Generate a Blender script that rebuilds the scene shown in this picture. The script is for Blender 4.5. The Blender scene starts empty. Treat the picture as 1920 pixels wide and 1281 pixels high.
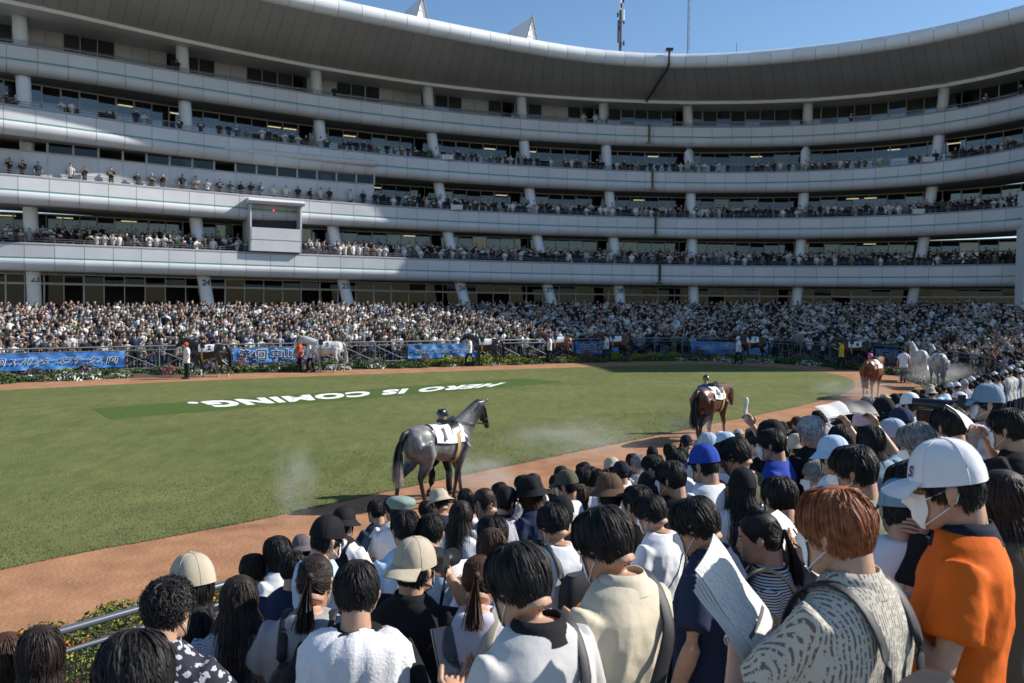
import bpy, bmesh, math, random
import numpy as np
from mathutils import Vector, Matrix, noise
random.seed(7); RNG = np.random.default_rng(7)
S = bpy.context.scene
COL = S.collection
# ------------------------------------------------------------------ camera
CAMZ = 3.7; F = 1600.0
cam = bpy.data.cameras.new('camera'); camo = bpy.data.objects.new('camera', cam); COL.objects.link(camo)
cam.sensor_width = 36; cam.lens = 30.0; cam.clip_start = 0.05; cam.clip_end = 3000
CM = Matrix.Rotation(math.radians(90-1.95), 4, 'X') @ Matrix.Rotation(math.radians(0.57), 4, 'Z')
camo.matrix_world = Matrix.Translation((0, 0, CAMZ)) @ CM
cam.dof.use_dof = True; cam.dof.focus_distance = 6.0; cam.dof.aperture_fstop = 5.6
S.camera = camo
# ------------------------------------------------------------------ world, sun, exposure
SUN_AZ = Vector((0.985, 0.17)); SUN_EL = math.radians(35.5)
w = bpy.data.worlds.new('World'); S.world = w; w.use_nodes = True
nt = w.node_tree; bg = nt.nodes['Background']
sky = nt.nodes.new('ShaderNodeTexSky'); sky.sky_type = 'NISHITA'; sky.sun_disc = False
sky.sun_elevation = SUN_EL; sky.sun_rotation = math.atan2(SUN_AZ.x, SUN_AZ.y); sky.altitude = 30
sky.air_density = 1.0; sky.dust_density = 0.3; sky.ozone_density = 2.2
hs = nt.nodes.new('ShaderNodeHueSaturation'); hs.inputs['Saturation'].default_value = 1.12; nt.links.new(sky.outputs[0], hs.inputs['Color']); nt.links.new(hs.outputs[0], bg.inputs[0]); bg.inputs[1].default_value = 0.105
sl = bpy.data.lights.new('sun', 'SUN'); sl.energy = 5.0; sl.angle = math.radians(0.53); sl.color = (1, 0.95, 0.87)
so = bpy.data.objects.new('sun', sl); COL.objects.link(so); so.location = (30, 10, 40)
sd = Vector((SUN_AZ.x*math.cos(SUN_EL), SUN_AZ.y*math.cos(SUN_EL), math.sin(SUN_EL))).normalized()
so.rotation_euler = sd.to_track_quat('Z', 'Y').to_euler()
S.view_settings.view_transform = 'Standard'; S.view_settings.look = 'None'
S.view_settings.exposure = 0.5; S.view_settings.gamma = 1.0; S.view_settings.use_curve_mapping = False
S.cycles.use_denoising = True; S.cycles.max_bounces = 5; S.cycles.diffuse_bounces = 2; S.cycles.glossy_bounces = 2
S.cycles.transparent_max_bounces = 10; S.cycles.transmission_bounces = 2; S.cycles.volume_bounces = 0
S.cycles.caustics_reflective = False; S.cycles.caustics_refractive = False
S.cycles.volume_step_rate = 2.0; S.cycles.volume_max_steps = 64
# ------------------------------------------------------------------ pixel helpers (a pixel gives a direction only)
def ray(x, y):
    d = CM.to_3x3() @ Vector(((x-960)/F, -(y-640.5)/F, -1)); return d/d.y
SLOPE = 0.0165
def gz(X, Y): return SLOPE*(Y-16.5)
def at_depth(x, y, Y): d = ray(x, y); return Vector((0, 0, CAMZ))+d*Y
def on_ground(x, y, up=0.0):
    d = ray(x, y); t = (up-SLOPE*16.5-CAMZ)/(d.z-SLOPE); return Vector((0, 0, CAMZ))+d*t
def at_z(x, y, z): d = ray(x, y); return Vector((0, 0, CAMZ))+d*((z-CAMZ)/d.z)
def interp(xs, pts):
    px = np.array([p[0] for p in pts], float); py = np.array([p[1] for p in pts], float)
    n = len(px); h = np.diff(px); A = np.zeros((n, n)); b = np.zeros(n); A[0, 0] = A[-1, -1] = 1
    for i in range(1, n-1):
        A[i, i-1] = h[i-1]; A[i, i] = 2*(h[i-1]+h[i]); A[i, i+1] = h[i]; b[i] = 3*((py[i+1]-py[i])/h[i]-(py[i]-py[i-1])/h[i-1])
    c = np.linalg.solve(A, b); out = []
    for x in np.atleast_1d(xs):
        i = int(np.clip(np.searchsorted(px, x)-1, 0, n-2)); t = x-px[i]
        bb = (py[i+1]-py[i])/h[i]-h[i]*(2*c[i]+c[i+1])/3
        if t < 0: out.append(py[i]+bb*t); continue
        if x > px[-1]:
            k = n-2; tt = h[k]; sl_ = bb+2*c[k]*tt+(c[k+1]-c[k])*tt; out.append(py[-1]+sl_*(x-px[-1])); continue
        out.append(py[i]+bb*t+c[i]*t*t+(c[i+1]-c[i])/(3*h[i])*t**3)
    return np.array(out)
# ------------------------------------------------------------------ materials
MATS = {}
def mat(name, col, rough=0.6, var=0.0, vscale=8.0, bump=0.0, bscale=40.0, metal=0.0, spec=0.5, emit=None, attr=None, coat=0.0, sheen=0.0, detail=4.0, stretch=None, objrand=0.0):
    if name in MATS: return MATS[name]
    m = bpy.data.materials.new(name); m.use_nodes = True; t = m.node_tree; b = t.nodes['Principled BSDF']
    b.inputs['Roughness'].default_value = rough; b.inputs['Metallic'].default_value = metal
    b.inputs['Specular IOR Level'].default_value = spec; b.inputs['Coat Weight'].default_value = coat
    b.inputs['Sheen Weight'].default_value = sheen
    c4 = (*col[:3], 1); b.inputs['Base Color'].default_value = c4
    src = None
    tc = t.nodes.new('ShaderNodeTexCoord'); vec = tc.outputs['Object']
    if stretch:
        mp = t.nodes.new('ShaderNodeMapping'); mp.inputs['Scale'].default_value = stretch; t.links.new(vec, mp.inputs[0]); vec = mp.outputs[0]
    if attr:
        a = t.nodes.new('ShaderNodeAttribute'); a.attribute_name = attr; src = a.outputs['Color']
    if var > 0:
        n = t.nodes.new('ShaderNodeTexNoise'); n.inputs['Scale'].default_value = vscale; n.inputs['Detail'].default_value = detail
        t.links.new(vec, n.inputs['Vector'])
        r = t.nodes.new('ShaderNodeMapRange'); r.inputs[1].default_value = 0.3; r.inputs[2].default_value = 0.7
        r.inputs[3].default_value = 1-var; r.inputs[4].default_value = 1+var; t.links.new(n.outputs[0], r.inputs[0])
        mx = t.nodes.new('ShaderNodeMix'); mx.data_type = 'RGBA'; mx.blend_type = 'MULTIPLY'; mx.inputs[0].default_value = 1
        if src: t.links.new(src, mx.inputs[6])
        else: mx.inputs[6].default_value = c4
        t.links.new(r.outputs[0], mx.inputs[7]); src = mx.outputs[2]
    if objrand > 0:
        oi = t.nodes.new('ShaderNodeObjectInfo'); r = t.nodes.new('ShaderNodeMapRange'); r.inputs[3].default_value = 1-objrand; r.inputs[4].default_value = 1+objrand
        t.links.new(oi.outputs['Random'], r.inputs[0]); mx = t.nodes.new('ShaderNodeMix'); mx.data_type = 'RGBA'; mx.blend_type = 'MULTIPLY'; mx.inputs[0].default_value = 1
        if src: t.links.new(src, mx.inputs[6])
        else: mx.inputs[6].default_value = c4
        t.links.new(r.outputs[0], mx.inputs[7]); src = mx.outputs[2]
    if src: t.links.new(src, b.inputs['Base Color'])
    if bump > 0:
        n2 = t.nodes.new('ShaderNodeTexNoise'); n2.inputs['Scale'].default_value = bscale; n2.inputs['Detail'].default_value = 5
        t.links.new(vec, n2.inputs['Vector'])
        bp = t.nodes.new('ShaderNodeBump'); bp.inputs['Strength'].default_value = min(1, bump); bp.inputs['Distance'].default_value = 0.02*max(1, bump)
        t.links.new(n2.outputs[0], bp.inputs['Height']); t.links.new(bp.outputs[0], b.inputs['Normal'])
    if emit:
        b.inputs['Emission Color'].default_value = (*emit[:3], 1); b.inputs['Emission Strength'].default_value = emit[3]
    MATS[name] = m; return m
def glass_mat(name, tint, refl, rough=0.02):
    if name in MATS: return MATS[name]
    m = bpy.data.materials.new(name); m.use_nodes = True; t = m.node_tree; t.nodes.remove(t.nodes['Principled BSDF'])
    tr = t.nodes.new('ShaderNodeBsdfTransparent'); tr.inputs[0].default_value = (*tint, 1)
    gl = t.nodes.new('ShaderNodeBsdfGlossy'); gl.inputs['Roughness'].default_value = rough; gl.inputs[0].default_value = (0.9, 0.95, 1, 1)
    mx = t.nodes.new('ShaderNodeMixShader'); mx.inputs[0].default_value = refl
    t.links.new(tr.outputs[0], mx.inputs[1]); t.links.new(gl.outputs[0], mx.inputs[2])
    t.links.new(mx.outputs[0], t.nodes['Material Output'].inputs[0]); MATS[name] = m; return m
# ------------------------------------------------------------------ mesh helpers
class MB:
    def __init__(s): s.v = []; s.f = []; s.c = []; s.n = 0
    def add(s, v, f, col=None):
        v = np.asarray(v, float).reshape(-1, 3); s.v.append(v)
        s.f += [tuple(i+s.n for i in q) for q in f]
        if col is not None: s.c += [tuple(col)]*len(f)
        elif s.c: s.c += [(0.5, 0.5, 0.5)]*len(f)
        s.n += len(v); return s
    def box(s, c, size, rz=0.0, col=None, M=None):
        sx, sy, sz = [q/2 for q in size]
        v = np.array([(a*sx, b*sy, d*sz) for d in (-1, 1) for b in (-1, 1) for a in (-1, 1)])
        if rz: cr, sr = math.cos(rz), math.sin(rz); v = np.c_[v[:, 0]*cr-v[:, 1]*sr, v[:, 0]*sr+v[:, 1]*cr, v[:, 2]]
        if M is not None: v = v @ np.array(M.to_3x3()).T
        return s.add(v+np.array(c), [(0, 2, 3, 1), (4, 5, 7, 6), (0, 1, 5, 4), (2, 6, 7, 3), (0, 4, 6, 2), (1, 3, 7, 5)], col)
    def tube(s, pts, r, seg=8, cap=True, col=None, flat=1.0, up=(0, 0, 1)):
        pts = [Vector(p) for p in pts]; n = len(pts); rs = r if hasattr(r, '__len__') else [r]*n; V = []
        for i, p in enumerate(pts):
            t = (pts[min(i+1, n-1)]-pts[max(i-1, 0)]).normalized()
            u = Vector(up)
            if abs(t.dot(u)) > 0.95: u = Vector((0, 1, 0)) if abs(t.y) < 0.9 else Vector((1, 0, 0))
            a = t.cross(u).normalized(); b = a.cross(t)
            rr = rs[i]; ra, rb = (rr if hasattr(rr, '__len__') else (rr, rr*flat))
            for k in range(seg):
                th = 2*math.pi*k/seg; V.append(p+a*ra*math.cos(th)+b*rb*math.sin(th))
        Fc = [(i*seg+k, i*seg+(k+1) % seg, (i+1)*seg+(k+1) % seg, (i+1)*seg+k) for i in range(n-1) for k in range(seg)]
        if cap: Fc += [tuple(range(seg))[::-1], tuple((n-1)*seg+k for k in range(seg))]
        return s.add([tuple(q) for q in V], Fc, col)
    def grid(s, P, col=None, closed_u=False):
        P = np.asarray(P, float); a, b = P.shape[:2]
        Fc = [(i*b+j, i*b+(j+1) % b, (i+1)*b+(j+1) % b, (i+1)*b+j) for i in range(a-1) for j in range(b if closed_u else b-1)]
        return s.add(P.reshape(-1, 3), Fc, col)
    def mesh(s, name, smooth=False, cname='Col'):
        me = bpy.data.meshes.new(name); V = np.concatenate(s.v) if s.v else np.zeros((0, 3))
        me.from_pydata(V.tolist(), [], s.f)
        if s.c:
            ca = me.color_attributes.new(cname, 'FLOAT_COLOR', 'CORNER')
            tot = np.array([len(q) for q in s.f]); cc = np.repeat(np.array(s.c, float)[:, :3], tot, axis=0)
            ca.data.foreach_set('color', np.c_[cc, np.ones(len(cc))].ravel())
        if smooth: me.polygons.foreach_set('use_smooth', [True]*len(me.polygons))
        me.update(); return me
    def build(s, name, m=None, parent=None, smooth=False, loc=None):
        return link(name, s.mesh(name, smooth), m, parent, loc)
def link(name, me, m=None, parent=None, loc=None, rz=None):
    o = bpy.data.objects.new(name, me)
    if m is not None and me is not None:
        if len(me.materials) == 0: me.materials.append(m)
        elif me.materials[0] is not m: o.material_slots[0].link = 'OBJECT'; o.material_slots[0].material = m
    COL.objects.link(o)
    if parent is not None: o.parent = parent
    if loc is not None: o.location = loc
    if rz is not None: o.rotation_euler = (0, 0, rz)
    return o
def tag(o, label=None, cat=None, group=None, kind=None):
    if label: o['label'] = label
    if cat: o['category'] = cat
    if group: o['group'] = group
    if kind: o['kind'] = kind
    return o
def empty(name, loc=(0, 0, 0), rz=0.0, scale=1.0):
    o = bpy.data.objects.new(name, None); COL.objects.link(o); o.location = loc; o.rotation_euler = (0, 0, rz); o.scale = (scale,)*3
    o.empty_display_size = 0.1; return o
def copy_tree(o, parent=None):
    c = o.copy(); COL.objects.link(c); c.parent = parent
    for ch in o.children: copy_tree(ch, c)
    return c
def smoothed(pts, n, closed=True):
    P = np.array(pts, float); m = len(P); out = []
    for i in range(m if closed else m-1):
        g = (lambda k: P[k % m]) if closed else (lambda k: P[min(max(k, 0), m-1)])
        p0, p1, p2, p3 = g(i-1), g(i), g(i+1), g(i+2)
        for t in np.linspace(0, 1, n, endpoint=False):
            out.append(0.5*((2*p1)+(-p0+p2)*t+(2*p0-5*p1+4*p2-p3)*t*t+(-p0+3*p1-3*p2+p3)*t**3))
    if not closed: out.append(P[-1])
    return np.array(out)
def resample(P, step=None, n=None, closed=False):
    P = np.asarray(P, float)
    if closed: P = np.vstack([P, P[:1]])
    L = np.r_[0, np.cumsum(np.linalg.norm(np.diff(P, axis=0), axis=1))]
    k = n if n else max(2, int(round(L[-1]/step))+1)
    s = np.linspace(0, L[-1], k)
    R = np.stack([np.interp(s, L, P[:, i]) for i in range(P.shape[1])], 1)
    return R[:-1] if closed else R
def offset(P, d, closed=False):
    P = np.asarray(P, float)[:, :2]
    if closed: T = np.roll(P, -1, 0)-np.roll(P, 1, 0)
    else: T = np.gradient(P, axis=0)
    T /= np.linalg.norm(T, axis=1)[:, None]; N = np.c_[T[:, 1], -T[:, 0]]
    return P+N*d
def text_mesh(txt, size, weight=0.0, ext=0.002, align='CENTER', shear=0.0, spacing=1.0):
    cu = bpy.data.curves.new('lettering', 'FONT'); cu.body = txt; cu.size = size; cu.align_x = align; cu.align_y = 'CENTER'
    cu.offset = weight; cu.extrude = ext; cu.shear = shear; cu.space_character = spacing; cu.resolution_u = 3
    o = bpy.data.objects.new('lettering', cu); COL.objects.link(o)
    dg = bpy.context.evaluated_depsgraph_get(); me = bpy.data.meshes.new_from_object(o.evaluated_get(dg))
    bpy.data.objects.remove(o); bpy.data.curves.remove(cu); return me
# ------------------------------------------------------------------ ground, lawn, track
farpx = [(0, 732), (320, 717), (640, 704), (960, 693), (1280, 683.5), (1380, 685), (1480, 691), (1560, 701), (1595, 711), (1603, 721), (1590, 735), (1540, 751), (1470, 768), (1280, 807), (900, 885), (640, 941), (480, 976), (240, 1022), (0, 1069)]
LAWN = [tuple(on_ground(x, y))[:2] for x, y in farpx] + [(-14, 4.0), (-22, -4), (-31, -3), (-38, 8), (-37, 20), (-30, 28.5)]
LAWN = resample(smoothed(LAWN, 8), n=260, closed=True)      # runs far edge left->right, then back along the near edge
TRACK = offset(LAWN, -2.9, True)
FENCE = offset(LAWN, -6.1, True)
def sheet(name, poly, up, m, kind='structure', inner=None):
    b = MB()
    if inner is None:
        c = np.mean(poly, 0); P = [[(c[0]+(p[0]-c[0])*k, c[1]+(p[1]-c[1])*k) for p in poly] for k in (0.001, 0.35, 0.7, 1.0)]
    else: P = [[tuple(p) for p in inner], [tuple(p) for p in poly]]
    P = np.array(P); Z = gz(0, P[..., 1])+up
    b.grid(np.dstack([P, Z])[:, ::-1], closed_u=True)
    o = b.build(name, m); tag(o, kind=kind); return o
# ground: one tilted sheet to the horizon
def grass_mat():
    m = bpy.data.materials.new('lawn_turf'); m.use_nodes = True; t = m.node_tree; b = t.nodes['Principled BSDF']; b.inputs['Roughness'].default_value = 0.8; b.inputs['Specular IOR Level'].default_value = 0.2
    tc = t.nodes.new('ShaderNodeTexCoord')
    def nz(sc, det, st=None):
        n = t.nodes.new('ShaderNodeTexNoise'); n.inputs['Scale'].default_value = sc; n.inputs['Detail'].default_value = det; n.inputs['Roughness'].default_value = 0.65
        if st:
            mp = t.nodes.new('ShaderNodeMapping'); mp.inputs['Scale'].default_value = st; t.links.new(tc.outputs['Object'], mp.inputs[0]); t.links.new(mp.outputs[0], n.inputs['Vector'])
        else: t.links.new(tc.outputs['Object'], n.inputs['Vector'])
        return n
    a, c, d = nz(0.22, 5), nz(28, 4), nz(3.0, 6, (1.0, .35, 1))
    r1 = t.nodes.new('ShaderNodeValToRGB'); e = r1.color_ramp.elements; e[0].position = 0.3; e[0].color = (0.098, 0.115, 0.034, 1); e[1].position = 0.72; e[1].color = (0.150, 0.162, 0.054, 1)
    t.links.new(a.outputs[0], r1.inputs[0])
    r2 = t.nodes.new('ShaderNodeMapRange'); r2.inputs[1].default_value = 0.32; r2.inputs[2].default_value = 0.68; r2.inputs[3].default_value = 0.55; r2.inputs[4].default_value = 1.45; t.links.new(c.outputs[0], r2.inputs[0])
    r3 = t.nodes.new('ShaderNodeMapRange'); r3.inputs[1].default_value = 0.3; r3.inputs[2].default_value = 0.7; r3.inputs[3].default_value = 0.80; r3.inputs[4].default_value = 1.20; t.links.new(d.outputs[0], r3.inputs[0])
    x1 = t.nodes.new('ShaderNodeMix'); x1.data_type = 'RGBA'; x1.blend_type = 'MULTIPLY'; x1.inputs[0].default_value = 1; t.links.new(r1.outputs[0], x1.inputs[6]); t.links.new(r2.outputs[0], x1.inputs[7])
    x2 = t.nodes.new('ShaderNodeMix'); x2.data_type = 'RGBA'; x2.blend_type = 'MULTIPLY'; x2.inputs[0].default_value = 1; t.links.new(x1.outputs[2], x2.inputs[6]); t.links.new(r3.outputs[0], x2.inputs[7])
    t.links.new(x2.outputs[2], b.inputs['Base Color'])
    bp = t.nodes.new('ShaderNodeBump'); bp.inputs['Strength'].default_value = 0.9; bp.inputs['Distance'].default_value = 0.03; t.links.new(c.outputs[0], bp.inputs['Height']); t.links.new(bp.outputs[0], b.inputs['Normal'])
    return m
M_DIRT = mat('track_dirt', (0.345, 0.178, 0.096), 0.9, 0.20, 1.6, 0.8, 16, spec=0.15, detail=9)
M_BEDSOIL = mat('bed_soil', (0.07, 0.05, 0.03), 0.95, 0.3, 3)
M_CONC = mat('terrace_concrete', (0.28, 0.27, 0.26), 0.85, 0.15, 1.5)
b = MB(); b.grid(np.array([[(x, y, gz(x, y)-0.02) for x in np.linspace(-400, 400, 9)] for y in np.linspace(-200, 600, 9)][::-1]))
tag(b.build('ground', M_CONC), kind='structure')
sheet('flower_bed_soil', FENCE, 0.0, M_BEDSOIL, inner=TRACK)
sheet('track', TRACK, 0.004, M_DIRT, inner=LAWN)
M_LAWN = grass_mat()
lawn = sheet('lawn', LAWN, 0.012, M_LAWN)
# short turf blades standing up along the nearer half of the lawn: uneven edge and grain
def lawn_blades():
    n = 60000; V = np.zeros((n, 3, 3)); k = 0
    L = np.array(LAWN); i = RNG.integers(0, len(L), 200000); inset = RNG.random(200000)**1.7*7.0-0.05
    T = np.roll(L, -1, 0)-np.roll(L, 1, 0); T /= np.linalg.norm(T, axis=1)[:, None]; N = np.c_[T[:, 1], -T[:, 0]]
    P = L[i]+T[i]*(RNG.random((200000, 1))-0.5)*0.6+N[i]*inset[:, None]
    ok = (P[:, 1] > 8) & (P[:, 1] < 30) & (P[:, 0] > -0.62*P[:, 1]) & (P[:, 0] < 0.1*P[:, 1]+3) & (P[:, 1] < 19+1.05*P[:, 0]+7)
    P = P[ok][:n]; n = len(P); a = RNG.random(n)*6.28; h = 0.018+RNG.random(n)*0.025
    w_ = 0.006; dx = np.cos(a)*w_; dy = np.sin(a)*w_; z = gz(0, P[:, 1])+0.011
    V = np.zeros((n, 3, 3)); V[:, 0] = np.c_[P[:, 0]-dx, P[:, 1]-dy, z]; V[:, 1] = np.c_[P[:, 0]+dx, P[:, 1]+dy, z]; V[:, 2] = np.c_[P[:, 0]+RNG.normal(0, .015, n), P[:, 1]+RNG.normal(0, .015, n), z+h]
    b = MB(); b.add(V.reshape(-1, 3), [(3*q, 3*q+1, 3*q+2) for q in range(n)]); o = b.build('grass', mat('blade', (0.125, 0.140, 0.046), 0.8, 0.2, 3))
    tag(o, 'short clipped turf blades along the near lawn edge', 'grass', kind='stuff')
lawn_blades()
# painted slogan, read from the far side of the lawn
q = [on_ground(*p) for p in ((172, 767), (206, 787), (1062, 717), (985, 710))]
M_DKGR = mat('dyed_turf', (0.068, 0.108, 0.026), 0.85, 0.25, 14, 0.6, 40, spec=0.15)
b = MB()
def bil(u, v): return (q[0]*(1-u)+q[3]*u)*(1-v)+(q[1]*(1-u)+q[2]*u)*v
b.grid(np.array([[tuple(Vector((*bil(u, v)[:2], gz(0, bil(u, v)[1])+0.017))) for v in np.linspace(0, 1, 5)] for u in np.linspace(0, 1, 20)])[::-1])
tag(b.build('dyed_turf_patch', M_DKGR), 'dark green dyed rectangle of turf under the white slogan', 'turf marking')
me = text_mesh('HERO IS COMING.', 1.0, 0.055, 0.0, spacing=1.12)
V = np.array([v.co[:] for v in me.vertices]); x0, x1 = V[:, 0].min(), V[:, 0].max(); y0, y1 = V[:, 1].min(), V[:, 1].max()
tq = [on_ground(*p) for p in ((952, 724.5), (921, 717.5), (333, 755), (352, 765.5))]   # baseline start/top start/top end/baseline end as seen
A0 = on_ground(950, 718); A1 = on_ground(347, 755.5); B0 = on_ground(920, 726.5); B1 = on_ground(384, 767)
for i, v in enumerate(me.vertices):
    u = (V[i, 0]-x0)/(x1-x0); t = (V[i, 1]-y0)/(y1-y0)
    p = (A0*(1-u)+A1*u)*(1-t)+(B0*(1-u)+B1*u)*t; v.co = (p.x, p.y, gz(0, p.y)+0.024)
me.flip_normals()
o = link('painted_slogan', me, mat('turf_paint', (0.80, 0.80, 0.78), 0.8, 0.06, 12)); tag(o, 'white painted slogan reading HERO IS COMING on the lawn', 'lettering')
# ------------------------------------------------------------------ curved grandstand
M_PANEL = mat('white_panel', (0.56, 0.57, 0.60), 0.42, 0.05, 0.7, objrand=0.05, spec=0.4)
M_PANEL2 = mat('lower_panel', (0.56, 0.57, 0.60), 0.38, 0.05, 0.7, objrand=0.05, spec=0.4)
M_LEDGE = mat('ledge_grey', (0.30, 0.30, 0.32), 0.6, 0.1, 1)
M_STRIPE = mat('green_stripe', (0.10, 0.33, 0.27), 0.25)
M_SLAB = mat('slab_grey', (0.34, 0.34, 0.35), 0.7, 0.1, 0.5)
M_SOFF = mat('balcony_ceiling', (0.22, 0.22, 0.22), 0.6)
M_COLM = mat('column_white', (0.70, 0.71, 0.74), 0.45, 0.04, 1.2)
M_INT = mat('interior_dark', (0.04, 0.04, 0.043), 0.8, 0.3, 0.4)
M_FRAME = mat('window_frame_grey', (0.36, 0.36, 0.37), 0.45)
M_RAIL = mat('rail_steel', (0.20, 0.21, 0.23), 0.4, metal=0.5)
M_GLASS = glass_mat('glazing', (0.30, 0.33, 0.36), 0.20)
M_GLASS2 = glass_mat('glazing_dark', (0.22, 0.24, 0.26), 0.09)
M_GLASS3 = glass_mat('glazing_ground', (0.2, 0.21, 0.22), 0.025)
M_GLASS4 = glass_mat('glazing_box', (0.3, 0.33, 0.36), 0.035)
M_LAMP = mat('ceiling_lamp', (0.9, 0.8, 0.5), 0.5, emit=(1, 0.80, 0.42, 2.2))
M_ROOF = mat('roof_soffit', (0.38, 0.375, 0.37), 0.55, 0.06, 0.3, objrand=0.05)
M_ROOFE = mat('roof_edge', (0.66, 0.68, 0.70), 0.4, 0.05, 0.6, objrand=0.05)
M_WALLP = mat('wall_panel', (0.42, 0.42, 0.42), 0.55, 0.05, 1)
LV = [  # z of the parapet top and its trace in the photograph
 (8.18, [(0, 454), (320, 464), (640, 479), (960, 489), (1250, 496), (1500, 497.5), (1700, 497), (1900, 494)]),
 (12.58, [(0, 327), (320, 351), (640, 377.5), (960, 397.6), (1250, 409), (1500, 406.5), (1700, 398.5), (1900, 389)]),
 (16.95, [(0, 196), (320, 239), (640, 273.5), (960, 310), (1250, 324), (1500, 318), (1700, 302), (1900, 282.5)]),
 (21.48, [(0, 85), (320, 127), (640, 177), (960, 221), (1250, 240), (1500, 231.5), (1700, 210), (1900, 186)])]
def bend_on(P, length=10.0, curve=1/24.0):     # the wing runs on beyond the frame, still curving round the paddock
    d = P[-1]-P[-3]; a = math.atan2(d[1], d[0]); p = P[-1].copy(); out = [P]
    for _ in range(int(length)): a -= curve; p = p+np.array((math.cos(a), math.sin(a))); out.append(p[None].copy())
    return np.vstack(out)
def level_path(z, pts, x0=-330, x1=1955):
    xs = np.linspace(x0, x1, 90); ys = interp(xs, pts); D = []
    for x, y in zip(xs, ys):
        D.append((z-CAMZ)/ray(x, y).z)
    # smooth the distances so that small reading errors leave no kinks
    co = np.polyfit((xs-900)/1000, D, 4); Ds = np.polyval(co, (xs-900)/1000)
    P = np.array([((ray(x, y)*d)[:2]) for x, y, d in zip(xs, ys, Ds)]); return resample(bend_on(P), step=1.85)
stand = empty('grandstand', (0, 70, 3)); tag(stand, 'curved white five level grandstand with rounded balcony bands and wide roof', 'grandstand')
def KID(name, mb, m, parent, smooth=False):
    o = mb.build(name, m, None, smooth); o.parent = parent
    o.matrix_parent_inverse = Matrix.Translation((0, -70, -3)); return o
def KID2(name, mb, m, parent, smooth=False):
    o = mb.build(name, m, parent, smooth); return o       # parent part has identity in world coordinates
def strip(path, prof, z):      # prof: list of (outward, dz)
    return np.array([[(*p, z+dz) for p in offset(path, o)] for o, dz in prof])
PATHS = []
UP = [(0.0, -0.16), (0.035, -0.18), (0.035, -1.0), (0.0, -1.02)]
LOW = [(0.02, -1.10), (0.10, -1.14), (0.13, -1.36), (0.08, -1.58), (-0.06, -1.76), (-0.28, -1.88), (-0.5, -1.92)]
for k, (z, pts) in enumerate(LV):
    path = level_path(z, pts); PATHS.append(path); n = len(path)
    b = MB()
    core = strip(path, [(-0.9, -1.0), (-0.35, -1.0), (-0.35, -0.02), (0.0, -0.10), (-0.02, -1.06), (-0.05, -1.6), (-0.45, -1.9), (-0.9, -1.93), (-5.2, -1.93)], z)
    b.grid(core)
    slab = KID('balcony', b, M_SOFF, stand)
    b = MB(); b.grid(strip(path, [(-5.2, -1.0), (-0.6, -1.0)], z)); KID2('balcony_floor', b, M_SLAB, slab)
    b = MB(); b.grid(strip(path, [(-0.38, -0.05), (-0.36, 0.02), (-0.05, 0.0), (0.05, -0.06), (0.05, -0.15), (0.0, -0.16)], z)); KID2('ledge', b, M_LEDGE, slab)
    b = MB(); b.grid(strip(path, [(0.012, -1.02), (0.05, -1.03), (0.05, -1.085), (0.012, -1.10)], z)); KID2('stripe', b, M_STRIPE, slab)
    A = strip(path, UP, z); B = strip(path, LOW, z)
    for i in range(n-1):
        for nm, G, m_ in (('fascia_panel', A, M_PANEL), ('rounded_panel', B, M_PANEL2)):
            Q = G[:, i:i+2].copy(); g = (Q[:, 1]-Q[:, 0])*0.008; Q[:, 0] += g; Q[:, 1] -= g
            mb = MB(); mb.grid(Q); KID2(nm, mb, m_, slab, nm == 'rounded_panel')
    # hand rail above the parapet
    b = MB(); R = offset(path, -0.25)
    for hh, st in ((0.16, 1), (0.30, 1)):
        b.tube([(*p, z+hh) for p in R[::st]], 0.022, 5, up=(0, 0, 1))
    for i in range(0, n, 1): b.tube([(*R[i], z-0.02), (*R[i], z+0.30)], 0.02, 4)
    KID2('hand_rail', b, M_RAIL, slab)
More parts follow.
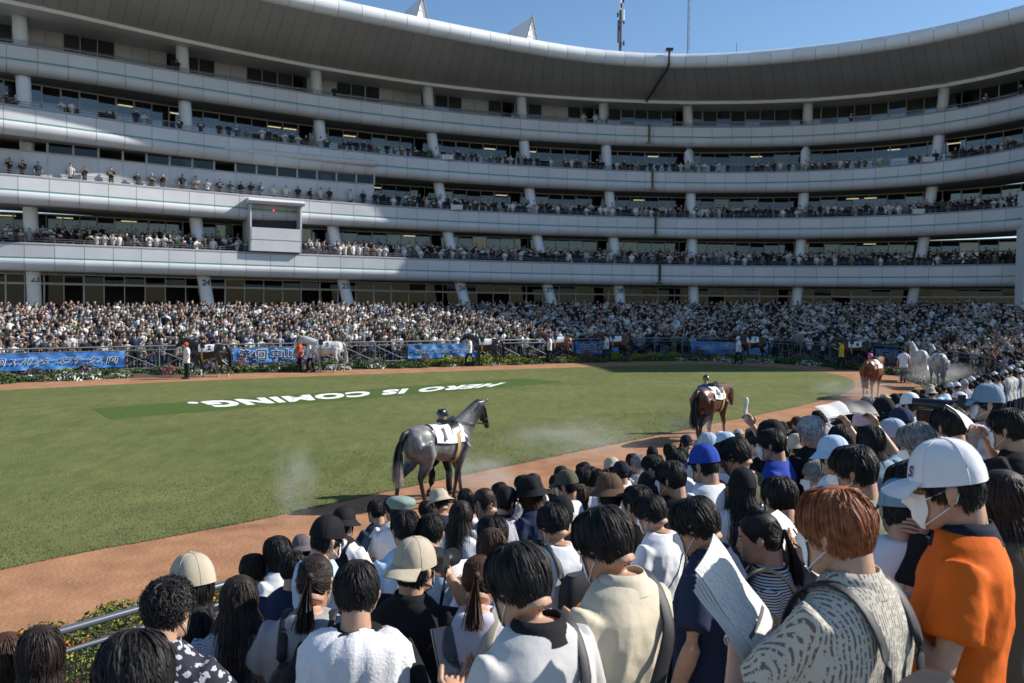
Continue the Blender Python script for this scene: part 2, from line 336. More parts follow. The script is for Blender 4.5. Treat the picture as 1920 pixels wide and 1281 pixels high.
# glazed rooms behind every level (ground floor first)
zf = [5.0-2.4]+[z-1.0 for z, _ in LV]; zc = [LV[0][0]-1.93]+[z-1.93 for z, _ in LV[1:]]+[24.05]
gz_paths = [PATHS[0], PATHS[0], PATHS[1], PATHS[2], PATHS[3]]
lamp_spots = []
for k in range(5):
    path = resample(gz_paths[k], step=1.5 if k == 0 else 1.25); back = 4.6 if k else 5.0
    G = offset(path, -back); I = offset(path, -back-5.5); n = len(G); z0, z1 = zf[k], zc[k]; zt = min(z0+2.35, z1-0.4)
    if k == 0: zt = z1-0.75
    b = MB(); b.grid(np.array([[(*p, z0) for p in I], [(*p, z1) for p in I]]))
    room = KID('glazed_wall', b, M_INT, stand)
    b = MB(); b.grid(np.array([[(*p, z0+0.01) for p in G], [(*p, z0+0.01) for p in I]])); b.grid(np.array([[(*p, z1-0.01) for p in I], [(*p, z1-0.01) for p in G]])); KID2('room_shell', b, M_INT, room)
    fr = MB(); lamps = MB()
    for i in range(n):
        tt = G[min(i+1, n-1)]-G[max(i-1, 0)]; rz = math.atan2(tt[1], tt[0])
        wide = 0.11 if RNG.random() < 0.35 else 0.06
        fr.box((*G[i], (z0+z1)/2), (wide, 0.1, z1-z0), rz)
        if i < n-1:
            c = (G[i]+G[i+1])/2; L = np.linalg.norm(G[i+1]-G[i])
            fr.box((*c, zt), (L, 0.09, 0.09 if k else 0.16), rz); fr.box((*c, z1-0.05), (L, 0.09, 0.1), rz)
            solid = (k == 4 and (i*7919 % 17 < 7) and c[0] < 5)
            r = RNG.random()
            for nm, a, d in (('pane', z0+0.05, zt-0.05), ('transom_pane', zt+0.05, z1-0.1)):
                if d-a < 0.1: continue
                if nm == 'pane' and r < 0.22 and k != 4: continue          # a door that stands open
                tl = RNG.normal(0, 0.006, 2); ux = np.array([tt[0], tt[1]])/np.linalg.norm(tt); nx = np.array([ux[1], -ux[0]])
                p0 = G[i]+ux*0.04; p1 = G[i+1]-ux*0.04; mb = MB(); s_ = RNG.normal(0, 0.012)
                mb.add([(*p0, a), (*(p1), a), (*(p1+nx*s_), d), (*(p0+nx*s_), d)], [(0, 1, 2, 3)])
                KID2('wall_panel' if solid else nm, mb, M_WALLP if solid else M_GLASS3 if k == 0 else (M_GLASS if nm == 'pane' and r < 0.72 else M_GLASS2), room)
            if k and RNG.random() < (0.16 if k < 4 else 0.08):
                e = (G[i]*0.6+I[i]*0.4); lamps.box((*e, z1-0.06), (1.1, 0.22, 0.05), rz)
    KID2('window_frame', fr, M_FRAME if k else mat('door_frame_pale', (.52, .52, .53), .45), room)
    if lamps.n: KID2('ceiling_lamp', lamps, M_LAMP, room)
# leaning round columns
CX = [[62, 383, 645, 863, 1027, 1160, 1300, 1495, 1715], [60, 370, 628, 845, 1012, 1152, 1298, 1500, 1726], [53, 360, 614, 827, 995, 1145, 1296, 1506, 1743], [45, 347, 600, 812, 985, 1137, 1293, 1510, 1759], [40, 343, 593, 803, 978, 1133, 1290, 1515, 1767]]
CZ = [5.9, 9.4, 13.7, 18.1, 22.8]
def on_path(path, x, y, inward):
    P = offset(path, -inward); d = ray(x, y); best = None
    a = np.array([P[i][0]-d.x*P[i][1] for i in range(len(P))])
    for i in range(len(P)-1):
        if a[i]*a[i+1] <= 0:
            t = a[i]/(a[i]-a[i+1]+1e-9); return P[i]*(1-t)+P[i+1]*t
    return P[0] if abs(a[0]) < abs(a[-1]) else P[-1]
COLN = ['23', '24', '25', '26', '27', '28']
for j in range(9):
    ps = []
    for k in range(5):
        p = on_path(gz_paths[k], CX[k][j], 586-(CZ[k]-3.7)*20, 2.1 if k else 1.6); ps.append(Vector((*p, CZ[k])))
    zs = np.array([p.z for p in ps]); cx = np.polyfit(zs, [p.x for p in ps], 2); cy = np.polyfit(zs, [p.y for p in ps], 2)
    ps = [Vector((np.polyval(cx, z_), np.polyval(cy, z_), z_)) for z_ in np.linspace(1.5, 24.3, 14)]; ps.insert(3, Vector((np.polyval(cx, 5.9), np.polyval(cy, 5.9), 5.9)))
    b = MB(); b.tube(ps, 0.47, 20); ps = [ps[2]+(ps[2]-ps[3])*0.3, ps[3]]
    c = KID('column', b, M_COLM, stand, True)
    if j < 6:
        me = text_mesh(COLN[j], 0.62, 0.012, 0.01); d = (Vector((0, 0, 5.2))-ps[1]); az = math.atan2(d.y, d.x)
        o = link('column_number', me, mat('number_ink', (0.08, 0.09, 0.12), 0.6)); o.parent = c
        cc = ps[1]+(ps[0]-ps[1])*0.16+Vector((math.cos(az+0.25), math.sin(az+0.25), 0))*0.51
        o.matrix_world = Matrix.Translation(cc) @ Matrix.Rotation(az+0.25+math.pi/2, 4, 'Z') @ Matrix.Rotation(math.pi/2, 4, 'X')
        for v in me.vertices:
            v.co.z -= v.co.x**2/(2*0.47)
# roof
RE = [(560, -14), (640, 3), (800, 37), (960, 69), (1100, 92), (1280, 103), (1500, 90), (1700, 62), (1910, 14), (1990, -8)]
ri_z, re_z = 24.1, 26.0
RI = level_path(ri_z, [(0, 6), (343, 70), (640, 121), (960, 178), (1280, 193), (1500, 186), (1700, 160), (1900, 131)], -330, 2010)
xs = np.linspace(-330, 2030, 90)
rp = []
for x in xs:
    y = interp([max(x, 560)], RE)[0]; 
    if x < 560:
        y = -14-(560-x)*0.25
    rp.append(np.array((ray(x, y)*((re_z+0.55-CAMZ)/ray(x, y).z))[:2]))
RO = resample(bend_on(np.array(rp)[:-2], 10, 1/20.0), step=1.85); nR = len(RO)
RIr = resample(RI, n=nR)
b = MB(); back = offset(RIr, -14)
b.grid(np.array([[(*p, re_z+0.4) for p in RO], [(*p, ri_z+2.6) for p in back]]))
b.grid(np.array([[(*p, ri_z) for p in RIr], [(*p, ri_z-0.25) for p in offset(RIr, -0.05)], [(*p, ri_z-0.25) for p in offset(RIr, -0.4)], [(*p, ri_z) for p in back]])[::-1])
roof = KID('roof', b, M_ROOFE, stand)
pr = [(math.cos(a)*0.55, math.sin(a)*0.62) for a in np.linspace(-1.75, 1.9, 12)]
ED = np.array([[(*p, re_z+dz) for p in offset(RO, o)] for o, dz in pr])
ins = offset(RO, -0.1)
for i in range(nR-1):
    Q = ED[:, i:i+2].copy(); g = (Q[:, 1]-Q[:, 0])*0.008; Q[:, 0] += g; Q[:, 1] -= g
    mb = MB(); mb.grid(Q); KID2('roof_edge_panel', mb, M_ROOFE, roof, True)
    for h_ in (0, 1):
        f0, f1 = h_*0.5+0.006, h_*0.5+0.494
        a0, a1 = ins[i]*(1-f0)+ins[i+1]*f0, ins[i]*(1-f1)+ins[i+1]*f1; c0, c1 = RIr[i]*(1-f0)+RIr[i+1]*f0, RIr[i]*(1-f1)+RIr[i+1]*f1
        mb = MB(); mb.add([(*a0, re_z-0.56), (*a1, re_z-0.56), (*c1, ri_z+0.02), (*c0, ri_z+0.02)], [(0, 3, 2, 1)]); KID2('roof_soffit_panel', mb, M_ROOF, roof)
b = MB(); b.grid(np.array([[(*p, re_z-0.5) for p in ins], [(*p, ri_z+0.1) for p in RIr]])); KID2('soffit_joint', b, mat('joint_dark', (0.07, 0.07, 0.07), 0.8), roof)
# glazed gables on the roof
M_GABLE = mat('gable_white', (0.80, 0.80, 0.80), 0.5); M_ROOFSLATE = mat('gable_slope', (0.5, 0.52, 0.55), 0.5)
for (pk, lf, rt, D) in (((792, -8), (690, 22), (828, 33), 88), ((998, 31), (945, 63), (1030, 77), 92)):
    pk = at_depth(*pk, D); lf = at_depth(*lf, D+5); rt = at_depth(*rt, D); zb = ri_z+1.2
    hw_ = (rt.x-pk.x)*1.15; lfp = Vector((pk.x-hw_, rt.y-hw_*.8, zb)); rtp = Vector((pk.x+hw_, rt.y+hw_*.8, zb)); dv = Vector((-3, 6, 0))
    b = MB(); b.add([lfp, rtp, pk], [(0, 1, 2)]); g = KID('roof_gable', b, M_GABLE, stand)
    b = MB()
    for q in range(1, 14):
        t = q/14; a = lfp*(1-t)+pk*t; c = rtp*(1-t)+pk*t; b.tube([a+Vector((0, -0.05, 0)), c+Vector((0, -0.05, 0))], 0.05, 4)
    KID2('gable_slat', b, M_GABLE, g)
    b = MB(); b.add([lfp, pk, pk+dv, lfp+dv, rtp, rtp+dv], [(0, 1, 2, 3), (1, 4, 5, 2)]); KID2('gable_slope', b, M_ROOFSLATE, g)
    b = MB(); b.tube([rtp+Vector((.1, -.1, 0)), pk+Vector((0, -.1, .12)), lfp+Vector((-.1, -.1, 0))], 0.14, 5); KID2('gable_trim', b, M_LEDGE, g)
# gutters down each band at the expansion joint
M_PIPE = mat('drain_dark', (0.03, 0.03, 0.03), 0.5); M_BRASS = mat('drain_brass', (0.30, 0.24, 0.12), 0.5)
for (x, y0, y1, kk) in ((1237, 497, 537, 0), (1230, 406, 446, 1), (1224, 321, 360, 2), (1218, 236, 279, 3)):
    p = on_path(PATHS[kk], x, y0, -0.18); z = LV[kk][0]
    b = MB(); b.tube([(*p, z+0.05), (*p, z-1.6)], 0.09, 8); o = KID('drain_pipe', b, M_PIPE, stand)
    b = MB(); b.box((p[0]+0.07, p[1]-0.05, z-0.75), (0.1, 0.12, 1.5)); b.box((p[0], p[1], z-1.7), (0.5, 0.3, 0.12)); KID2('drain_bracket', b, M_BRASS if kk else M_PIPE, o)
b = MB(); p = on_path(RO, 1255, 100, -0.62); pi = on_path(RIr, 1212, 190, 0)
b.tube([(*p, re_z+0.75), (*p, re_z-0.4), (*(p*0.93+pi*0.07), re_z-0.72), (*pi, ri_z-0.1)], 0.10, 6); o = KID('roof_drain', b, M_PIPE, stand)
b = MB(); b.box((*p, re_z+0.8), (0.6, 0.5, 0.2)); KID2('drain_hopper', b, M_PIPE, o)
# small white boxes fixed to the rails
for (x, kk) in ((592/2.98+640, 2), (645/2.98+640, 1), (1365/2.98+1280, 2), (1317/2.98+1280, 1)):
    p = on_path(PATHS[kk], x, 400, -0.12); b = MB(); b.box((*p, LV[kk][0]+0.15), (1.0, 0.22, 0.42)); KID('rail_box', b, M_PANEL, stand)
# the enclosed box hung on the second balcony, with its strip of windows
def box_px(x, y, Y): return at_depth(x, y, Y)
pA = PATHS[2]; zt, zb_ = LV[2][0]-1.25, LV[1][0]-0.95
WH = 2.7
x1p = on_path(PATHS[1], 705, 345, -0.2)
sel = [i for i, p in enumerate(PATHS[1]) if p[0] < x1p[0]]
BX = np.vstack([PATHS[1][sel], x1p]); BX = resample(BX, step=1.6); nb = len(BX)
front = offset(BX, -0.9)                                        # wall stands just behind the walkway where people lean
b = MB(); b.grid(np.array([[(*p, z) for p in front] for z in (zb_, zb_+WH-.05)])[::-1]); b.grid(np.array([[(*p, z) for p in front] for z in (zt-0.18, zt+0.1)])[::-1])
e0, e1 = front[-1], offset(BX, -5)[-1]
b.add([(*e0, zb_), (*e1, zb_), (*e1, zt), (*e0, zt)], [(0, 1, 2, 3)])
hb = KID('press_box', b, M_PANEL, stand)
b = MB(); aw = [(0.45, 0.12), (0.62, 0.28), (0.62, 0.46), (0.42, 0.60), (0.1, 0.64)]
b.grid(np.array([[(*p, zt-0.1+dz) for p in offset(BX, o-0.55)] for o, dz in [(-0.3, 0.08)]+aw])); KID2('bullnose_awning', b, M_PANEL2, hb, True)
fr = MB()
for i in range(nb):
    tt = BX[min(i+1, nb-1)]-BX[max(i-1, 0)]; rz = math.atan2(tt[1], tt[0]); fr.box((*front[i], (zb_+WH-.05+zt-0.18)/2), (0.14, 0.12, zt-zb_-WH-.13), rz)
    if i < nb-1:
        c = (front[i]+front[i+1])/2; L = np.linalg.norm(front[i+1]-front[i]); fr.box((*c, zb_+WH-.02), (L, 0.14, 0.08), rz); fr.box((*c, zt-0.2), (L, 0.14, 0.08), rz)
        if (i % 9) not in (1, 2, 6, 7) or i > nb-9:
            mb = MB(); mb.add([(*front[i], zb_+WH), (*front[i+1], zb_+WH), (*front[i+1], zt-0.2), (*front[i], zt-0.2)], [(0, 1, 2, 3)]); KID2('pane', mb, M_GLASS4, hb)
        mb = MB(); a0, a1 = offset(BX, -0.87)[i:i+2]; g = (a1-a0)*0.01
        for q, (u0, u1) in enumerate(((0.02, 1.32), (1.34, WH-.08))): mb.add([(*(a0+g), zb_+u0), (*(a1-g), zb_+u0), (*(a1-g), zb_+u1), (*(a0+g), zb_+u1)], [(0, 1, 2, 3)])
        KID2('wall_panel', mb, M_PANEL, hb)
KID2('window_frame', fr, M_FRAME, hb)
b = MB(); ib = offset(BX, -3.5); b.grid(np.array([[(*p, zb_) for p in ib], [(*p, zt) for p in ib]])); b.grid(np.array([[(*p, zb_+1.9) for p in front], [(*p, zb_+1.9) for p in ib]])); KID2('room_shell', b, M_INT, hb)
lm = MB()
for i in range(2, nb-1, 3):
    e = offset(BX, -2.2)[i]; tt = BX[i]-BX[i-1]; lm.box((*e, zt-0.3), (1.5, 0.1, 0.05), math.atan2(tt[1], tt[0]))
KID2('ceiling_lamp', lm, M_LAMP, hb)
# screen booth on the first balcony
c0 = on_path(PATHS[0], 469, 430, -0.35); c1 = on_path(PATHS[0], 566, 430, -0.35); ax = Vector((*(c1-c0), 0)); wv = ax.length; ax.normalize(); ny = Vector((ax.y, -ax.x, 0))
zb2, zt2 = LV[0][0]+0.05, LV[1][0]-0.75
def bp(u, o, z): p = Vector((*c0, 0))+ax*(u*wv)+ny*o; return (p.x, p.y, z)
zm = zb2+(zt2-zb2)*0.50
b = MB()
b.add([bp(0, 0, zb2), bp(1, 0, zb2), bp(1, 0, zm), bp(0, 0, zm)], [(0, 1, 2, 3)])
for u in (0, 1):
    du = 0.03 if u == 0 else -0.03
    b.add([bp(u, -3, zb2), bp(u, 0, zb2), bp(u, 0, zt2), bp(u, -3, zt2), bp(u+du, -3, zb2), bp(u+du, 0, zb2), bp(u+du, 0, zt2), bp(u+du, -3, zt2)], [(0, 1, 2, 3), (7, 6, 5, 4), (1, 5, 6, 2)])
b.add([bp(-0.04, 0.25, zt2), bp(1.04, 0.25, zt2), bp(1.04, 0.35, zt2+0.2), bp(-0.04, 0.35, zt2+0.2), bp(1.04, 0.1, zt2+0.42), bp(-0.04, 0.1, zt2+0.42), bp(1.04, -3, zt2+0.42), bp(-0.04, -3, zt2+0.42), bp(1.04, -3, zt2), bp(-0.04, -3, zt2)], [(0, 1, 2, 3), (3, 2, 4, 5), (5, 4, 6, 7), (9, 8, 1, 0), (1, 8, 6, 4), (1, 4, 2), (0, 5, 9), (9, 5, 7), (0, 3, 5)])
booth = KID('screen_booth', b, M_PANEL, stand)
b = MB(); b.add([bp(0.03, -1.2, zb2), bp(0.97, -1.2, zb2), bp(0.97, -1.2, zt2), bp(0.03, -1.2, zt2)], [(0, 1, 2, 3)]); KID2('dark_recess', b, M_INT, booth)
b = MB(); b.box(bp(0.5, -1.0, zt2-0.35), (0.12, 0.12, 0.12)); KID2('red_lamp', b, mat('red_lamp', (0.8, 0.02, 0.02), 0.4, emit=(1, 0.03, 0.02, 4)), booth)
b = MB(); b.tube([bp(0, 0.02, zm-(zm-zb2)*0.5), bp(1, 0.02, zm-(zm-zb2)*0.5)], 0.012, 4); KID2('panel_joint', b, M_LEDGE, booth)
# end pier at the right
p = on_path(PATHS[1], 1912, 400, -0.1); b = MB(); b.box((p[0]+0.7, p[1], 8.2), (1.1, 1.2, 11)); KID('end_pier', b, M_COLM, stand)
# masts behind the roof
M_MAST = mat('mast_dark', (0.045, 0.045, 0.05), 0.5); M_MASTW = mat('antenna_white', (0.6, 0.6, 0.62), 0.4)
p = at_depth(1163, 95, 96); top = at_depth(1165, -14, 96)
ms = empty('antenna_mast', (p.x, p.y, 24)); tag(ms, 'thick dark antenna mast with white panel aerials above the roof', 'antenna')
b = MB(); b.tube([(0, 0, 0), (0, 0, top.z-24)], 0.16, 8); b.build('pole', M_MAST, ms)
for q in range(7):
    b = MB(); h_ = p.z-24+0.8+q*0.8; a = q*2.2; b.tube([(0, 0, h_), (math.cos(a)*0.35, math.sin(a)*0.35, h_)], 0.05, 5); b.box((math.cos(a)*0.38, math.sin(a)*0.38, h_), (0.16, 0.16, 0.5)); b.build('bracket', M_MAST, ms)
for (dx, dz, hh) in ((-0.25, 2.0, 2.4), (-0.1, 5.2, 1.6), (0.25, 3.8, 1.2)):
    b = MB(); b.tube([(dx, -0.3, p.z-24+dz-hh/2), (dx, -0.3, p.z-24+dz+hh/2)], 0.14, 8); b.build('aerial', M_MASTW if dz > 3 else M_MAST, ms)
p = at_depth(1290, 102, 96); top = at_depth(1291, -14, 96)
ms = empty('lattice_mast', (p.x, p.y, 24)); tag(ms, 'thin dark lattice mast standing above the roof beside the thicker antenna', 'antenna')
b = MB(); hh = top.z-24
for a in (0, 2.1, 4.2): b.tube([(0.12*math.cos(a), 0.12*math.sin(a), 0), (0.12*math.cos(a), 0.12*math.sin(a), hh)], 0.03, 4)
b.build('pole', M_MAST, ms); b = MB()
for q in range(int(hh/0.35)): b.tube([(0.12*math.cos(2.1*q), 0.12*math.sin(2.1*q), q*0.35), (0.12*math.cos(2.1*q+2.1), 0.12*math.sin(2.1*q+2.1), q*0.35+0.35)], 0.02, 4)
b.build('lattice', M_MAST, ms)
p = at_depth(1381, 98, 96); b = MB(); b.tube([(p.x, p.y, 24), (p.x, p.y, p.z+1.0)], 0.03, 5); tag(b.build('lightning_rod', M_MAST), 'short thin lightning rod on the roof edge skyline', 'rod')
# ------------------------------------------------------------------ far terrace, fence, banners, flower beds
k0 = int(np.argmin(np.linalg.norm(FENCE-np.array((-32.5, 33.0)), axis=1))); k1 = int(np.argmin(np.linalg.norm(FENCE-np.array((24.0, 40.0)), axis=1)))
idx = list(range(k0, k1+1)) if k0 < k1 else list(range(k0, len(FENCE)))+list(range(0, k1+1))
FF = resample(FENCE[idx], step=0.6); nF = len(FF)
bp_ = PATHS[0]
BF = resample(offset(bp_, -0.2), n=nF)
lam = np.linspace(0, 1, nF)
ZB = np.interp(BF[:, 0], [-36, -14, 14, 40], [2.5, 2.9, 3.4, 3.6]); ZA = gz(0, FF[:, 1])
NR = 18
def tier(r, v=0.0):       # point row r of the terrace
    t = (r+v+0.6)/(NR+0.8); return FF*(1-t)+BF*t, ZA+(ZB-ZA)*(r+0.0)/NR
b = MB(); rows = []
for r in range(NR+1):
    P0, Z0 = tier(r, -0.5); P1, _ = tier(r, 0.5)
    rows += [np.c_[P0, Z0], np.c_[P1, Z0]]
G_ = offset(BF, -7); rows.append(np.c_[G_, ZB])
b.grid(np.array(rows)); tag(b.build('terrace', M_CONC), kind='structure')
# fence
M_FENCE = mat('fence_steel', (0.16, 0.165, 0.17), 0.45, metal=0.3)
fence = empty('paddock_fence', (*FF[0], ZA[0])); tag(fence, 'grey steel cross-braced fence along the far crowd and flower beds', 'fence')
inv = Matrix.Translation(-Vector((*FF[0], ZA[0])))
FP = resample(FF, step=2.0); fz = gz(0, FP[:, 1])
def FK(name, b, m, smooth=False): o = b.build(name, m, fence, smooth); o.matrix_parent_inverse = inv; return o
b = MB(); b.tube([(*p, gz(0, p[1])+1.32) for p in FF[::2]], 0.045, 6); FK('top_rail', b, M_RAIL)
b = MB(); b.tube([(*p, gz(0, p[1])+1.12) for p in FF[::2]], 0.03, 5); b.tube([(*p, gz(0, p[1])+0.18) for p in FF[::2]], 0.03, 5); FK('lower_rail', b, M_FENCE)
for i in range(len(FP)):
    b = MB(); b.tube([(*FP[i], fz[i]), (*FP[i], fz[i]+1.34)], 0.04, 6); FK('post', b, M_FENCE)
    if i < len(FP)-1:
        b = MB(); a, c = FP[i], FP[i+1]; b.tube([(*a, fz[i]+0.2), (*c, fz[i+1]+1.1)], 0.02, 4); b.tube([(*a, fz[i]+1.1), (*c, fz[i+1]+0.2)], 0.02, 4); FK('cross_brace', b, M_FENCE)
# banners
def banner_mat():
    m = bpy.data.materials.new('banner_blue'); m.use_nodes = True; t = m.node_tree; b = t.nodes['Principled BSDF']; b.inputs['Roughness'].default_value = 0.5
    tc = t.nodes.new('ShaderNodeTexCoord'); n = t.nodes.new('ShaderNodeTexNoise'); n.inputs['Scale'].default_value = 0.9; n.inputs['Detail'].default_value = 3; n.inputs['Distortion'].default_value = 2.0
    t.links.new(tc.outputs['Object'], n.inputs['Vector']); r = t.nodes.new('ShaderNodeValToRGB'); e = r.color_ramp.elements
    e[0].position = 0.35; e[0].color = (0.018, 0.10, 0.36, 1); e[1].position = 0.75; e[1].color = (0.22, 0.45, 0.72, 1); x = e.new(0.55); x.color = (0.04, 0.19, 0.52, 1)
    t.links.new(n.outputs[0], r.inputs[0]); t.links.new(r.outputs[0], b.inputs['Base Color']); return m
M_BAN = banner_mat(); M_BW = mat('banner_white', (0.75, 0.8, 0.85), 0.5); M_BD = mat('banner_navy', (0.012, 0.02, 0.05), 0.5)
fpx = np.array([960+F*p[0]/p[1] for p in FF])
inL = offset(FF, 0.09)
far_ok = np.arange(nF) < nF*0.86
def fence_at(x):
    i = int(np.argmin(np.where(far_ok, np.abs(fpx-x), 1e9))); return i
for bi, (xa, xb, txt, lab) in enumerate(((-60, 222, '第56回 スプリンターズステークス [GI]', 'long blue race title banner at the left frame edge on the far fence'), (428, 600, '第4回 中山競馬', 'blue meeting banner behind the pale grey horse'), (765, 905, '第56回 スプリンターズステークス', 'blue title banner between yellow shrubs behind the black horse'), (1068, 1160, '中山競馬', 'blue banner behind the two brown horses at the middle of the far fence'),
        (1298, 1450, '第56回 スプリンターズステークス', 'shaded blue banner behind the dark bay horse'), (1632, 1700, '中山競馬', 'shaded blue banner behind the handler in the yellow vest'))):
    i0, i1 = fence_at(xa), fence_at(xb); P = inL[i0:i1+1]; L = np.r_[0, np.cumsum(np.linalg.norm(np.diff(P, axis=0), axis=1))]; W = L[-1]
    ss = np.linspace(0, W, 40); X = np.interp(ss, L, P[:, 0]); Y = np.interp(ss, L, P[:, 1]); sag = 0.02*np.sin(ss*5.1)
    bb = MB(); rowsb = []
    for hh in np.linspace(0.30, 1.10, 7): rowsb.append([(x, y-0.025*math.sin(s*3.7+hh*4)-0.02*math.sin(s*9+hh*7), gz(0, y)+hh+sg*(hh-0.7)) for x, y, s, sg in zip(X, Y, ss, sag)])
    bb.grid(np.array(rowsb)[::-1]); o = bb.build('banner', M_BAN, None, True); tag(o, lab, 'banner', 'banners on the far fence')
    for wgt, m_, dd in ((0.028, M_BW, 0.06), (0.006, M_BD, 0.07)):
        me = text_mesh(txt, 0.46, wgt, 0.0, shear=0.25 if len(txt) > 10 else 0.0)
        V = np.array([v.co[:] for v in me.vertices]); wd = V[:, 0].max()-V[:, 0].min(); sc = min(1.35, (W*0.92)/wd)
        for i, v in enumerate(me.vertices):
            s = W/2+V[i, 0]*sc; x = np.interp(s, ss, X); y = np.interp(s, ss, Y); j = int(np.clip(np.searchsorted(ss, s), 1, 39)); tx, ty = X[j]-X[j-1], Y[j]-Y[j-1]; l_ = math.hypot(tx, ty)
            v.co = (x+ty/l_*dd, y-tx/l_*dd, gz(0, y)+0.70+V[i, 1]*sc)
        lo = link('banner_lettering', me, m_); lo.parent = o
# planting
def leaf_ball(b, c, rx, rz_, n, cols, leaf=0.06, rng=RNG):
    for _ in range(n):
        d = rng.normal(size=3); d /= np.linalg.norm(d); d[2] = abs(d[2])*1.0-0.1; rr = rng.random()**0.35
        p = np.array(c)+d*np.array((rx, rx, rz_))*rr; a = rng.normal(size=3); a /= np.linalg.norm(a); u = np.cross(a, d+1e-3); u /= np.linalg.norm(u)+1e-9; s_ = leaf*(0.6+rng.random()*0.8)
        q = np.cross(u, a)*0.5
        b.add([p-u*s_, p+q*s_, p+u*s_, p-q*s_], [(0, 1, 2, 3)], cols[rng.integers(len(cols))])
M_LEAF = mat('leaf_colour', (0.1, 0.15, 0.05), 0.6, attr='Col', spec=0.3)
GREENS = [(0.045, 0.085, 0.022), (0.06, 0.11, 0.03), (0.085, 0.13, 0.035), (0.035, 0.06, 0.02)]
LIME = [(0.22, 0.24, 0.03), (0.28, 0.27, 0.035), (0.16, 0.20, 0.03)]; DRY = [(0.11, 0.13, 0.06), (0.15, 0.16, 0.09), (0.08, 0.11, 0.04)]
def FL(base, pet, k): return base*k+pet
kinds = {'low green mound': GREENS, 'white flowering mound': GREENS*2+[(0.75, 0.75, 0.72)]*4, 'yellow-green shrub': LIME, 'purple flowering shrub': GREENS*2+[(0.22, 0.08, 0.30)]*3, 'pink cosmos clump': DRY*2+[(0.42, 0.05, 0.16)]*3, 'pale grassy clump': DRY}
kn = list(kinds)
protos = {}
for nm in kn:
    for v_ in range(2):
        b = MB(); h_ = {'low green mound': 0.32, 'white flowering mound': 0.3, 'yellow-green shrub': 0.55, 'purple flowering shrub': 0.75, 'pink cosmos clump': 0.85, 'pale grassy clump': 0.5}[nm]
        leaf_ball(b, (0, 0, 0.02), 0.6, h_*.85, 620, kinds[nm], 0.062); protos[nm, v_] = b.mesh('shrub_leaves')
T2 = offset(np.array(TRACK), 0, True)
bedpts = []
for i in range(0, nF, 2):
    p = FF[i]; x = fpx[i]
    j = int(np.argmin(np.linalg.norm(TRACK-p, axis=1))); q_ = TRACK[j]
    for fr_, typ in ((0.12, 'front'), (0.38, 'mid'), (0.62, 'mid'), (0.86, 'back')):
        if RNG.random() < 0.12: continue
        c = q_*(1-fr_)+p*fr_+RNG.normal(0, 0.12, 2)
        if typ == 'front': nm = RNG.choice(['low green mound', 'white flowering mound', 'pale grassy clump'], p=[0.6, 0.25, 0.15])
        elif x > 780 and x < 1500 and typ != 'back': nm = RNG.choice(['yellow-green shrub', 'low green mound', 'pink cosmos clump'], p=[0.6, 0.28, 0.12])
        elif typ == 'mid': nm = RNG.choice(['low green mound', 'pale grassy clump', 'white flowering mound', 'pink cosmos clump'], p=[0.5, 0.25, 0.15, 0.10])
        else: nm = RNG.choice(['low green mound', 'purple flowering shrub', 'yellow-green shrub', 'pale grassy clump'], p=[0.66, 0.1, 0.12, 0.12])
        bedpts.append((c, nm, RNG.random()))
for ci, (c, nm, r) in enumerate(bedpts):
    px = 960+F*c[0]/c[1]
    if px < -60 or px > 1990: continue
    s_ = (1.0+0.7*r)*(0.8 if 'mound' in nm else 0.72)
    o = link('flower_clump', protos[nm, ci % 2], M_LEAF, None, (c[0], c[1], gz(0, c[1])), r*6.28); o.scale = (s_, s_, s_*(0.8+0.4*RNG.random()))
    tag(o, nm+' in the planted bed below the far fence', 'plant', 'plants in the far bed')
NPLANT = len(bedpts)
# ------------------------------------------------------------------ distant spectators
SHIRT = [(0.68, 0.68, 0.67), (0.52, 0.52, 0.53), (0.62, 0.59, 0.53), (0.02, 0.02, 0.022), (0.025, 0.027, 0.035), (0.03, 0.03, 0.03), (0.02, 0.03, 0.07), (0.16, 0.16, 0.17), (0.30, 0.30, 0.31), (0.42, 0.36, 0.27), (0.22, 0.17, 0.12), (0.28, 0.38, 0.52), (0.10, 0.16, 0.26), (0.35, 0.03, 0.04), (0.45, 0.36, 0.05), (0.42, 0.20, 0.26), (0.05, 0.12, 0.08), (0.03, 0.10, 0.35)]
SHW = np.array([11, 2, 3, 19, 17, 12, 10, 8, 4, 3, 3, 2, 3, 1.2, .8, .8, 1.2, .8]); SHW = SHW/SHW.sum()
SHN = ['white', 'pale grey', 'cream', 'black', 'black', 'black', 'navy', 'dark grey', 'grey', 'beige', 'brown', 'light blue', 'slate blue', 'red', 'yellow', 'pink', 'dark green', 'bright blue']
SKIN = [(0.38, 0.22, 0.145), (0.33, 0.185, 0.12), (0.42, 0.255, 0.17)]
